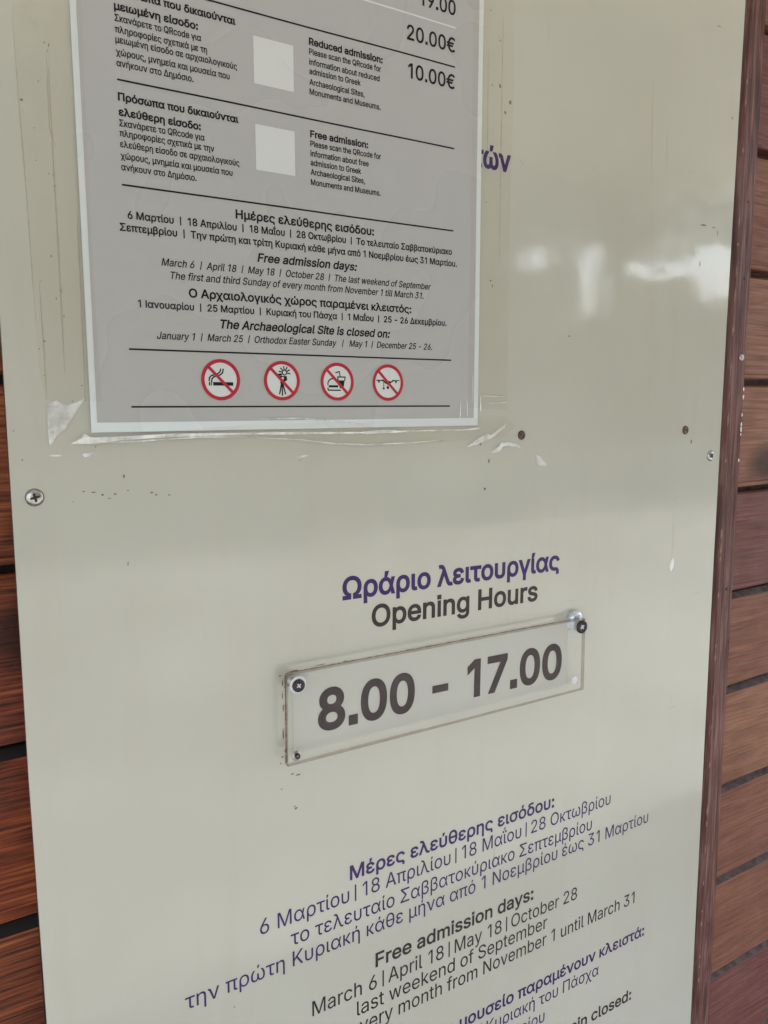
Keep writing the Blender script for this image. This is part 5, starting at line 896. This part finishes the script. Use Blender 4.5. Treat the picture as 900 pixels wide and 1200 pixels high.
for (x, z, a, b, rot) in [(134.5, -255.4, 2.78, 0.8, 0.0), (130.3, -253.7, 1.38, 0.66, 0.0), (132.6, -281.2, 1.39, 1.08, 0.0), (131.2, -279.4, 1.04, 0.67, 0.0), (121.6, -176.8, 1.2, 0.64, 0.0), (122.4, -238.5, 1.22, 0.79, 0.0), (120.9, -243.4, 0.95, 0.65, 0.0), (124.5, -234.4, 0.68, 1.05, 0.0), (123.5, -182.3, 0.6, 2.56, 0.0), (123.8, -201.6, 0.54, 3.87, 0.0), (123.4, -221.1, 0.61, 5.2, 0.0), (123.3, -191.9, 0.47, 3.21, 0.0), (133.1, -175.1, 5.46, 0.51, 0.0), (154.0, -174.3, 4.96, 0.39, 0.0), (174.9, -175.3, 1.47, 0.67, 0.0)]:
    ru = Mesh(); ru.poly(blob(x, z, a, b, rr, 11, rot), -0.06)
    ru.build('rust_stain', 'rust', SIGN)
rs = random.Random(23)
for k in range(26):            # hairline scratches and dried runs on the enamel
    x = rs.uniform(-20, 590); z = rs.choice([rs.uniform(-640, -60), rs.uniform(-60, 380)])
    run = rs.random() < 0.45
    a = -math.pi / 2 + rs.uniform(-0.05, 0.05) if run else rs.uniform(-0.9, 0.9)
    L = rs.uniform(25, 90) if run else rs.uniform(5, 22)
    w = rs.uniform(0.8, 2.2) if run else rs.uniform(0.18, 0.4)
    n = 8; le = []; ri = []
    for i in range(n + 1):
        q = i / n; ww = w * math.sin(math.pi * (0.08 + 0.84 * q)) * 0.5 * rs.uniform(0.7, 1.2)
        cx_ = x + math.cos(a) * L * q + rs.uniform(-0.2, 0.2); cz_ = z + math.sin(a) * L * q
        le.append((cx_ - math.sin(a) * ww, -0.04, cz_ + math.cos(a) * ww)); ri.append((cx_ + math.sin(a) * ww, -0.04, cz_ - math.cos(a) * ww))
    sc_ = Mesh(); sc_.add(le + ri, [(i, i + 1, i + n + 2, i + n + 1) for i in range(n)])
    sc_.build('dried_run' if run else 'scratch', 'residue' if run else 'scratch', SIGN)
ch = Mesh()
ch.poly([(541.2, -141.5), (543.2, -136.5), (546.0, -134.0), (547.3, -138.0), (546.8, -143.5), (543.8, -147.6), (541.9, -145.6)], -0.08)
ch.build('paint_chip', 'chip', SIGN)

def screw(cx, cz, r, y, parent, name='screw', mat='steel', rot=0.2, pan=0.32):
    h = Mesh()
    h.lathe(cx, cz, [(r * 1.0, y + 0.2), (r, y - 0.15 * pan * r), (r * 0.93, y - 0.5 * pan * r), (r * 0.72, y - 0.85 * pan * r), (r * 0.4, y - pan * r), (0.06, y - 1.03 * pan * r)], 40)
    o = h.build(name, mat, parent)
    x = Mesh()
    yy = y - 1.06 * pan * r - 0.05
    L, w = r * 0.56, r * 0.30
    for k in range(2):
        a = rot + k * math.pi / 2
        d = Vector((math.cos(a), math.sin(a))); nn = Vector((-d.y, d.x))
        pts = [d * L + nn * w * 0.35, d * w * 0.5 + nn * w * 0.5, -d * w * 0.5 + nn * w * 0.5, -d * L + nn * w * 0.35,
               -d * L - nn * w * 0.35, -d * w * 0.5 - nn * w * 0.5, d * w * 0.5 - nn * w * 0.5, d * L - nn * w * 0.35]
        x.poly([(cx + p.x, cz + p.y) for p in pts], yy - 0.03 * k)
    x.build('cross_recess', 'recess', o)
    rg = Mesh()      # grimy ring where the head bites the panel
    rg.poly([(cx + r * 1.10 * math.cos(t), cz + r * 1.10 * math.sin(t)) for t in [i * math.pi / 14 for i in range(28)]], y + 0.0)
    rg.build('grime_ring', 'soil', o)
    return o
screw(-34.0, -37.8, 4.9, -0.10, SIGN, rot=0.25)
screw(595.1, -34.7, 5.0, -0.10, SIGN, rot=0.7)
for (x, z, r) in ((345.0, -8.8, 3.9), (554.5, -8.3, 4.2)):
    h = Mesh(); h.lathe(x, z, [(r, 0.0), (r, -0.7), (r * 0.82, -1.3), (r * 0.6, -1.4), (r * 0.52, -0.8), (r * 0.3, -0.9), (0.06, -1.7)], 20)
    tag(h.build('rivet', 'plug', SIGN))

PARTNAME = {'purple_bold': 'heading', 'brown_bold': 'heading', 'purple_bold2': 'heading', 'brown_bold2': 'heading',
            'purple': 'text_line', 'brown': 'text_line'}
XS = {}
for (grp, t, x0, z0, x1, z1, cap, st) in LINES:
    if grp != 'sign': continue
    m = Mesh()
    mat, xs_ = set_text(m, t, x0, z0, x1, z1, cap, st, -0.12, XS.get(st))
    if x0 is not None and st not in XS: XS[st] = xs_
    m.build(PARTNAME[st], mat, SIGN)

# ================================================================== NOTICE POSTER taped to the board
POSTER = thing('notice_poster', 'large grey printed ticket price notice with white border taped onto the cream board', 'poster', (148.5, -0.6, 0))
def warp(x, z):
    return 0.35 + 0.45 * math.sin(x / 61.0 + 0.7) * math.sin(z / 83.0 + 0.4) + 0.22 * math.sin(x / 23.0 + z / 57.0)
def sheet(x0, x1, z0, z1, y, nx, nz):
    m = Mesh()
    v = [(x0 + (x1 - x0) * i / nx, y, z0 + (z1 - z0) * j / nz) for j in range(nz + 1) for i in range(nx + 1)]
    f = [(j * (nx + 1) + i, j * (nx + 1) + i + 1, (j + 1) * (nx + 1) + i + 1, (j + 1) * (nx + 1) + i) for j in range(nz) for i in range(nx)]
    m.add(v, f, 0, True)
    return m
PY = -0.9
m = sheet(0, 297.6, 0, 420, PY, 60, 84)
# thickness of the sheet: a rim down towards the board
rim = [(0, 0), (297.6, 0), (297.6, 420), (0, 420)]
for (a, b) in zip(rim, rim[1:] + rim[:1]):
    k = 40
    v = []
    for i in range(k + 1):
        x = a[0] + (b[0] - a[0]) * i / k; z = a[1] + (b[1] - a[1]) * i / k
        v += [(x, PY, z), (x, PY + 0.25, z)]
    m.add(v, [(2 * i, 2 * i + 1, 2 * i + 3, 2 * i + 2) for i in range(k)], 0)
m.build('paper', 'paper', POSTER, warp)
sheet(3.6, 293.3, 6.0, 416, PY - 0.12, 60, 84).build('grey_print', 'print', POSTER, warp)

def fine_rect(x0, x1, z0, z1, y):
    return sheet(x0, x1, z0, z1, y, max(1, int((x1 - x0) / 6)), max(1, int((z1 - z0) / 6)))
for (x0, x1, z) in ((24.6, 271.3, 264.6), (24.6, 271.3, 207.2), (24.6, 271.3, 147.7), (24.5, 270.6, 50.8), (24.4, 269.8, 15.5)):
    fine_rect(x0, x1, z - 0.52, z + 0.52, PY - 0.32).build('rule_line', 'ink', POSTER, warp)
fine_rect(24.6, 271.2, 291.2, 292.3, PY - 0.32).build('rule_line', 'white_ink', POSTER, warp)
for (x0, x1, z0, z1) in ((111.2, 139.4, 222.0, 250.8), (111.2, 139.4, 168.8, 197.2)):   # the squares of the codes, left plain
    fine_rect(x0, x1, z0, z1, PY - 0.28).build('blank_square', 'pale', POSTER, warp)
PN = {'head': 'heading', 'small': 'text_line', 'price': 'price', 'title': 'heading', 'titlei': 'heading', 'date': 'text_line', 'datei': 'text_line'}
for (grp, t, x0, z0, x1, z1, cap, st) in LINES:
    if grp != 'poster': continue
    m = Mesh()
    mat, _ = set_text(m, t, x0, z0, x1, z1, cap, st, PY - 0.34)
    m.build(PN[st], mat, POSTER, warp)

# four prohibition signs: disc > ring, slash, symbol
def circle(cx, cz, r, n=48): return [(cx + r * math.cos(2 * math.pi * i / n), cz + r * math.sin(2 * math.pi * i / n)) for i in range(n)]
def arc(cx, cz, r, a0, a1, n=10): return [(cx + r * math.cos(math.radians(a0 + (a1 - a0) * i / n)), cz + r * math.sin(math.radians(a0 + (a1 - a0) * i / n))) for i in range(n + 1)]
def sym_smoke(m, y):
    m.poly([(-8.2, -3.8), (-7.2, -3.8), (-7.2, -1.5), (-8.2, -1.5)], y)
    m.poly([(-6.7, -3.8), (-6.1, -3.8), (-6.1, -1.5), (-6.7, -1.5)], y)
    m.poly([(-5.3, -3.8), (8.6, -3.8), (8.6, -1.5), (-5.3, -1.5)], y)
    for d in (0.0, 1.7):
        p = [(-8.0 + d, -0.7), (-7.7 + d, 1.2), (-6.4 + d, 2.6 + 0 * d), (-4.4 + d, 3.2), (-2.0 + d * 0.9, 3.9), (-0.4 + d, 5.2), (0.2 + d, 7.0)]
        q = [(a, b - d * 0.45) for (a, b) in p]
        if d: q[-1] = (q[-1][0], 7.0)
        m.stroke(q, 0.95, y)
def sym_photo(m, y):
    for a in range(-10, 230, 36):           # flash rays
        c, s = math.cos(math.radians(a)), math.sin(math.radians(a))
        m.stroke([(2.0 + 2.0 * c, 5.6 + 2.0 * s), (2.0 + 4.2 * c, 5.6 + 4.2 * s)], 0.85, y)
    m.poly(circle(2.0, 5.6, 2.0, 18), y - 0.02, 0, [circle(2.0, 5.6, 1.25, 18)[::-1]])
    m.poly([(-3.6, 4.6), (-0.5, 5.0), (0.2, 3.6), (-2.6, 3.4)], y)
    m.poly([(-1.6, 3.4), (3.6, 3.2), (4.0, 0.6), (2.2, -0.6), (-1.4, 0.0)], y - 0.04, 0, [circle(0.6, 1.7, 0.95, 12)[::-1]])
    m.poly([(-1.4, -0.4), (1.6, -0.6), (1.0, -3.0), (-0.8, -3.0)], y)
    for (a, b) in (((-0.6, -2.8), (-1.9, -9.0)), ((0.1, -2.8), (0.2, -10.0)), ((0.8, -2.8), (2.5, -9.0))):
        m.stroke([a, b], 0.95, y - 0.06)
def sym_food(m, y):
    top = [(-7.6, -2.2)] + [(-3.3 + 4.3 * math.cos(math.radians(t)), -1.6 + 3.8 * math.sin(math.radians(t))) for t in range(172, 5, -12)] + [(1.0, -2.2)]
    m.stroke(top, 0.9, y)
    m.poly([(-7.0, -4.0), (0.6, -4.0), (0.6, -2.5), (-7.0, -2.5)], y - 0.1)
    m.stroke([(-7.6, -4.4), (-7.5, -5.6), (-7.0, -6.0), (2.6, -6.0)], 0.9, y - 0.06)
    m.poly([(0.6, 1.0), (6.0, 1.0), (5.0, -4.6), (2.0, -4.6)], y - 0.02)
    m.stroke([(0.6, 1.0), (0.3, 3.4), (6.4, 3.4), (6.0, 1.0)], 0.85, y - 0.05)
    m.stroke([(-1.3, 6.4), (1.7, 7.2), (2.4, 3.4)], 0.8, y - 0.08)
def sym_drone(m, y):
    m.stroke([(-10.2, 1.7), (-5.0, 1.5)], 0.7, y); m.stroke([(10.0, 1.7), (4.2, 1.5)], 0.7, y)
    m.poly([(-8.8, 1.5), (-7.2, 1.5), (-7.4, -0.2), (-8.4, -0.2)], y - 0.02)
    m.poly([(6.2, 1.5), (7.8, 1.5), (7.6, -0.2), (6.4, -0.2)], y - 0.02)
    m.poly([(-6.4, 2.0), (-4.0, 2.2), (-2.0, 0.6), (1.6, 1.4), (2.4, 0.6), (4.4, 2.2), (6.4, 1.9), (3.6, 0.4), (0.6, -1.6), (-2.4, -0.6), (-4.0, 0.6)], y - 0.05)
    m.stroke([(-3.8, 0.2), (-3.8, -4.2)], 0.5, y - 0.08); m.poly([(-5.0, -4.8), (-4.2, -3.4), (-3.4, -3.4), (-2.6, -4.8)], y - 0.1)
    m.stroke([(-0.2, -1.0), (-0.2, -3.0)], 0.5, y - 0.08); m.poly(circle(-0.2, -3.6, 1.1, 14), y - 0.1)
PHR = (('pale disc with burning cigarette symbol under a red slash', sym_smoke), ('pale disc with flash camera on tripod under a red slash', sym_photo),
       ('pale disc with burger and drink symbol under a red slash', sym_food), ('pale disc with drone symbol under a red slash', sym_drone))
for (cx_, cz_), (lb, fn) in zip(((83.0, 33.0), (126.8, 33.0), (169.8, 32.9), (212.7, 32.8)), PHR):
    d = Mesh(); d.poly(circle(cx_, cz_, 12.8), PY - 0.30)
    dsk = d.build('prohibition_sign', 'pale', POSTER, warp); dsk['label'] = lb
    s_ = Mesh(); fn(s_, 0.0)
    s2 = Mesh(); s2.f = s_.f; s2.mi = s_.mi; s2.sm = s_.sm
    s2.v = [(x + cx_, y + PY - 0.36, z + cz_) for (x, y, z) in s_.v]
    s2.build('symbol', 'ink', dsk, warp)
    r_ = Mesh(); r_.poly(circle(cx_, cz_, 13.4, 64), PY - 0.54, 0, [circle(cx_, cz_, 11.1, 64)[::-1]])
    r_.build('ring', 'red', dsk, warp)
    k_ = Mesh(); a = math.radians(-45)
    dx, dz = math.cos(a) * 11.4, math.sin(a) * 11.4; nx, nz = -math.sin(a) * 1.0, math.cos(a) * 1.0
    k_.poly([(cx_ - dx - nx, cz_ - dz - nz), (cx_ + dx - nx, cz_ + dz - nz), (cx_ + dx + nx, cz_ + dz + nz), (cx_ - dx + nx, cz_ - dz + nz)], PY - 0.56)
    k_.build('slash', 'red', dsk, warp)

# ================================================================== CLEAR ACRYLIC PLATE with the hours
PLATE = thing('acrylic_plate', 'clear acrylic plate with large brown digits 8.00 - 17.00 screwed onto the cream board', 'plate', (268, -8, -206))
px0, px1 = 121.2, 414.8
tl, tr_, br, bl = (px0 + 0.6, -172.4), (px1 - 0.4, -173.6), (px1 + 0.4, -240.4), (px0 - 0.8, -240.9)
F, B = -13.0, -8.2
pl = Mesh()
corners = [bl, br, tr_, tl]
def rounded(cs, r, n=5):
    out = []
    for i, c_ in enumerate(cs):
        a_ = Vector(cs[i - 1]) - Vector(c_); b_ = Vector(cs[(i + 1) % 4]) - Vector(c_)
        a_.normalize(); b_.normalize()
        p0 = Vector(c_) + a_ * r; p1 = Vector(c_) + b_ * r
        for k in range(n + 1):
            t = k / n
            q = p0 * (1 - t) ** 2 + Vector(c_) * 2 * t * (1 - t) + p1 * t * t
            out.append((q.x, q.y))
    return out
ro = rounded(corners, 1.6)
ri = rounded([(bl[0] + 0.7, bl[1] + 0.7), (br[0] - 0.7, br[1] + 0.7), (tr_[0] - 0.7, tr_[1] - 0.7), (tl[0] + 0.7, tl[1] - 0.7)], 1.2)
n = len(ro)
pl.add([(x, F, z) for (x, z) in ri], [tuple(range(n))], 0)
pl.add([(x, B, z) for (x, z) in ro], [tuple(range(n))[::-1]], 0)
pl.add([(x, F, z) for (x, z) in ri] + [(x, F + 0.7, z) for (x, z) in ro], [(i, (i + 1) % n, (i + 1) % n + n, i + n)[::-1] for i in range(n)], 1)
pl.add([(x, F + 0.7, z) for (x, z) in ro] + [(x, B, z) for (x, z) in ro], [(i, (i + 1) % n, (i + 1) % n + n, i + n)[::-1] for i in range(n)], 1)
pl.build('plate', ['acrylic', 'acrylic_edge'], PLATE)
for (grp, t, x0, z0, x1, z1, cap, st) in LINES:
    if grp != 'plate': continue
    m = Mesh()
    mat, _ = set_text(m, t, x0, z0, x1, z1, cap, st, -0.5)
    m.build('lettering', mat, PLATE)
cd = sheet(131.5, 404.5, -237.5, -175.5, -0.22, 12, 4)
cd.build('backing_card', 'card', PLATE)
def tube(m, cx, cz, r, y0, y1, seg=28):
    m.lathe(cx, cz, [(r, y0), (r, y1)], seg)
def standoff(cx, cz, rw, rh, matw, math_, with_post=True, postmat='bright'):
    h = Mesh()
    h.lathe(cx, cz, [(rh, F - 0.6), (rh, F - 2.2), (rh * 0.85, F - 3.0), (rh * 0.55, F - 3.2), (rh * 0.5, F - 2.0), (0.06, F - 2.0)], 32)
    o = h.build('screw', math_, PLATE)
    if rw:
        wsh = Mesh(); wsh.lathe(cx, cz, [(rw, F - 0.02), (rw, F - 0.5), (rw * 0.9, F - 0.75), (rh * 0.7, F - 0.8)], 36)
        wsh.build('washer', matw, o)
    if with_post:
        p = Mesh(); p.lathe(cx, cz, [(rh * 0.95, -0.02), (rh * 0.95, B + 0.05), (0.06, B + 0.05)], 28)
        p.build('spacer', postmat, o)
    xr = Mesh()
    for k in range(2):
        a = 0.6 + k * math.pi / 2
        d = Vector((math.cos(a), math.sin(a))) * rh * 0.42; nn = Vector((-math.sin(a), math.cos(a))) * rh * 0.1
        xr.poly([(cx + q.x, cz + q.y) for q in (d + nn, -d + nn, -d - nn, d - nn)], F - 2.06 - 0.03 * k)
    xr.build('cross_recess', 'washer' if math_ == 'dark_steel' else 'recess', o)
    return o
standoff(129.6, -181.2, 6.5, 4.7, 'washer', 'dark_steel', True, 'steel')
standoff(408.2, -180.2, 0, 6.0, None, 'dark_steel', True, 'washer')
standoff(127.6, -233.4, 3.7, 2.0, 'steel', 'dark_steel', False)
hole = Mesh(); hole.lathe(402.6, -229.2, [(3.4, F - 0.02), (3.4, F - 0.3), (2.2, F - 0.35)], 24)
hole.build('screw_hole', 'washer', PLATE)
# metal cup behind the right-hand screw, proud of the plate's top edge
cup = Mesh(); cup.lathe(410.5, -175.5, [(7.6, -0.05), (7.6, -4.5), (6.6, -6.4), (4.0, -7.4), (0.06, -7.6)], 36)
cup.build('standoff_cup', 'cup', PLATE)
# rusty grime caught under the rim of the plate
gm = Mesh()
rg = random.Random(5)
def strip(p, q, w, n, y):
    a = []; b = []
    d = Vector((q[0] - p[0], q[1] - p[1])).normalized(); nn = Vector((-d.y, d.x))
    for i in range(n + 1):
        t = i / n
        c_ = Vector(p) * (1 - t) + Vector(q) * t
        k = w * rg.uniform(0.25, 1.0)
        a.append(c_ + nn * k); b.append(c_ - nn * k * 0.5)
    gm.add([(v_.x, y, v_.y) for v_ in a] + [(v_.x, y, v_.y) for v_ in b], [(i, i + 1, i + n + 2, i + n + 1) for i in range(n)], 0)
strip((px0 + 1.0, -240.0), (px0 + 1.2, -174.0), 1.3, 60, B + 0.12)
strip((px0 + 2, -172.9), (px0 + 290, -174.0), 0.7, 150, B + 0.12)
strip((px0 + 2, -240.6), (px0 + 120, -240.4), 0.25, 80, B + 0.12)
gm.build('grime_line', 'rust', PLATE)

# ================================================================== CLEAR TAPE
TP = [('tape_strip', 'long clear tape strip down the left edge of the grey notice', 'tape', -2.3, 0,
  [(-30.5, 237.8), (-29.2, 148.4), (-27.7, 38.9), (-25.4, 20.1), (-13.2, 17.1), (3.6, 19.1), (6.6, 19.1), (5.3, 104.8), (5.7, 200.6), (6.1, 246.7)]),
 ('tape_strip', 'long clear tape strip down the right edge of the grey notice', 'tape', -2.3, 0,
  [(287.3, 315.5), (287.1, 131.0), (285.6, 14.0), (326.9, 12.5), (325.7, 134.5), (327.6, 263.5), (326.0, 324.9)]),
 ('tape_strip', 'clear tape strip along the bottom edge of the grey notice', 'tape', -2.4, 0,
  [(-7.4, -2.4), (22.1, -1.0), (107.7, 3.7), (248.6, 5.0), (325.2, 6.9), (337.3, -1.6), (321.1, -11.1), (281.7, -12.3), (232.9, -13.6), (187.8, -14.3), (146.1, -10.7), (107.5, -6.1), (60.1, -3.9),
   (21.9, -5.7), (1.2, -8.4)]),
 ('tape_scrap', 'torn whitish triangular scrap of tape beside the lower left notice corner', 'tape_pale', -0.5, 0.8,
  [(-24.2, 16.6), (-18.8, 19.6), (-15.2, 16.6), (-9.3, 17.6), (-2.8, 20.6), (-6.5, 15.0), (-11.8, 7.4), (-15.0, 2.3), (-20.0, -1.6), (-24.2, -8.7), (-24.6, 1.5)]),
 ('tape_scrap', 'pointed pale tape end below the lower left notice corner', 'tape_pale', -2.6, 0.5,
  [(-12.5, -6.4), (-6.0, -3.0), (-4.8, -0.4), (-1.0, -2.6), (6.5, -3.3), (49.0, -1.5), (107.6, -2.1), (107.6, -3.3), (48.9, -3.7), (16.7, -5.1), (0.3, -6.8)]),
 ('tape_scrap', 'short bright tape flake under the pointed tape end', 'tape_pale', -0.5, 0.4, [(-6.0, -12.8), (1.1, -12.0), (2.0, -13.6), (-4.6, -14.9)]),
 ('tape_scrap', 'tiny pale tape sliver under the triangular scrap', 'tape_pale', -0.5, 0.3, [(-24.9, -12.7), (-17.7, -12.9), (-18.2, -13.9), (-24.4, -13.7)]),
 ('tape_scrap', 'bright lifted tape ridge just under the notice bottom edge', 'tape_pale', -2.7, 0.4, [(190.8, -3.1), (202.5, -2.0), (219.0, -2.3), (219.8, -4.3), (202.5, -4.6), (191.5, -5.0)]),
 ('tape_scrap', 'small pale tape flake under the middle of the notice', 'tape_pale', -0.5, 0.3, [(137.3, -19.4), (144.6, -18.5), (147.3, -19.2), (139.3, -20.7)]),
 ('tape_scrap', 'long creased tape fold slanting up beside the lower right notice corner', 'tape_pale', -0.9, 1.4,
  [(286.9, -17.2), (295.5, -11.2), (307.6, -6.7), (310.3, -8.1), (325.4, 0.7), (327.2, -0.8), (311.3, -10.9), (299.0, -14.8)]),
 ('tape_scrap', 'curled arch of clear tape left of the brown rivet', 'tape_pale', -0.9, 1.2,
  [(311.5, -21.4), (318.6, -18.1), (322.1, -14.7), (329.4, -14.2), (341.5, -16.6), (342.5, -20.2), (338.8, -19.4), (329.5, -17.0), (324.0, -17.5), (320.5, -21.6), (315.1, -22.9)]),
 ('tape_scrap', 'thin white tape flake to the right of the brown rivet', 'tape_pale', -0.6, 1.0, [(361.7, -25.9), (366.6, -28.2), (373.7, -35.1), (370.8, -35.7), (363.9, -34.7), (361.9, -31.7)])]
def tape(name, label, outline, mat, y, curl=0.0, seed=1):
    m = Mesh()
    m.poly(outline, y)
    r = random.Random(seed)
    if curl:
        xs_ = [p[0] for p in outline]; zs_ = [p[1] for p in outline]
        ph = r.uniform(0, 6)
        m.v = [(x, yy - curl * (0.5 + 0.5 * math.sin(x / 3.1 + z / 4.3 + ph)), z) for (x, yy, z) in m.v]
    cx_ = sum(p[0] for p in outline) / len(outline); cz_ = min(p[1] for p in outline)
    o = m.build(name, mat)
    return tag(o, label, 'tape', 'scraps and strips of clear tape')
strips = []
for i, (nm, lb, mat, y, curl, ol) in enumerate(TP):
    strips.append(tape(nm, lb, ol, mat, y, curl, i + 2))
def ribbon(pts, w, y, name, mat, parent, ridge=0.35, seed=0):
    """a pinched fold: three rows of points, the middle one raised"""
    r = random.Random(seed)
    P2 = []
    for a, b in zip(pts, pts[1:]):
        k = max(2, int(math.hypot(b[0] - a[0], b[1] - a[1]) / 3))
        P2 += [(a[0] + (b[0] - a[0]) * i / k, a[1] + (b[1] - a[1]) * i / k) for i in range(k)]
    P2.append(pts[-1])
    m = Mesh(); v = []
    n = len(P2)
    for i, p in enumerate(P2):
        q0, q1 = P2[max(0, i - 1)], P2[min(n - 1, i + 1)]
        d = Vector((q1[0] - q0[0], q1[1] - q0[1])); d.normalize()
        nn = Vector((-d.y, d.x))
        ww = w * (0.35 + 0.65 * math.sin(math.pi * (i + 0.5) / n)) * r.uniform(0.5, 1.15)
        for s_, yy in ((-1, y), (0, y - ridge * r.uniform(0.6, 1.2)), (1, y)):
            v.append((p[0] + nn.x * s_ * ww / 2, yy, p[1] + nn.y * s_ * ww / 2))
    fs = [(3 * i + j, 3 * i + j + 1, 3 * i + j + 4, 3 * i + j + 3) for i in range(n - 1) for j in range(2)]
    m.add(v, fs)
    return m.build(name, mat, parent)
for k, (wd, pts) in enumerate([(1.6, [(-1.5, -3.1), (38.0, -2.9), (107.6, -2.7), (187.9, -3.7), (295.3, -3.0)]), (1.3, [(1.3, -6.3), (27.1, -5.9), (65.8, -4.1), (107.5, -5.0)]), (1.0, [(107.5, -5.6), (139.5, -7.5), (166.6, -11.2), (195.1, -12.6), (232.9, -12.3), (265.0, -10.5)]), (1.6, [(273.2, -4.0), (298.8, -2.4)]), (1.2, [(107.8, 7.1), (139.8, 7.4), (173.7, 4.0), (195.2, 1.8)])]):
    ribbon(pts, wd, -2.5, 'crease', 'tape_pale', strips[2], 0.4, k)
for k, (wd, pts) in enumerate([(0.8, [(302.6, 23.5), (324.8, 22.9)]), (0.7, [(303.6, 17.4), (326.8, 18.1)]), (1.2, [(299.2, 22.1), (299.4, 11.3)]), (0.7, [(291.1, 39.6), (290.6, 19.4)]), (1.0, [(279.6, 19.4), (279.0, 6.0)]), (0.7, [(285.5, 20.8), (286.6, 7.3)])]):
    ribbon(pts, wd, -2.4, 'crease', 'tape_pale', strips[1], 0.3, k)
for k, (wd, pts) in enumerate([(1.3, [(-13.0, 206.1), (-13.2, 160.0), (-13.0, 103.1), (-13.3, 34.2)]), (1.0, [(-30.3, 233.4), (-29.7, 184.7), (-28.7, 141.5), (-27.7, 63.3)]), (1.2, [(-1.7, 128.4), (-1.6, 84.5), (-2.4, 19.1)]), (0.8, [(-13.8, 215.0), (-14.3, 173.8), (-11.2, 162.7)]), (1.0, [(-24.5, 87.7), (-24.1, 43.9), (-24.1, 19.1)]), (1.5, [(317.8, 310.8), (317.6, 249.1), (317.8, 133.8)]), (1.2, [(303.4, 283.2), (304.4, 196.6)])]):
    ribbon(pts, wd, -0.07, 'glue_line', 'residue', SIGN, 0.03, k)
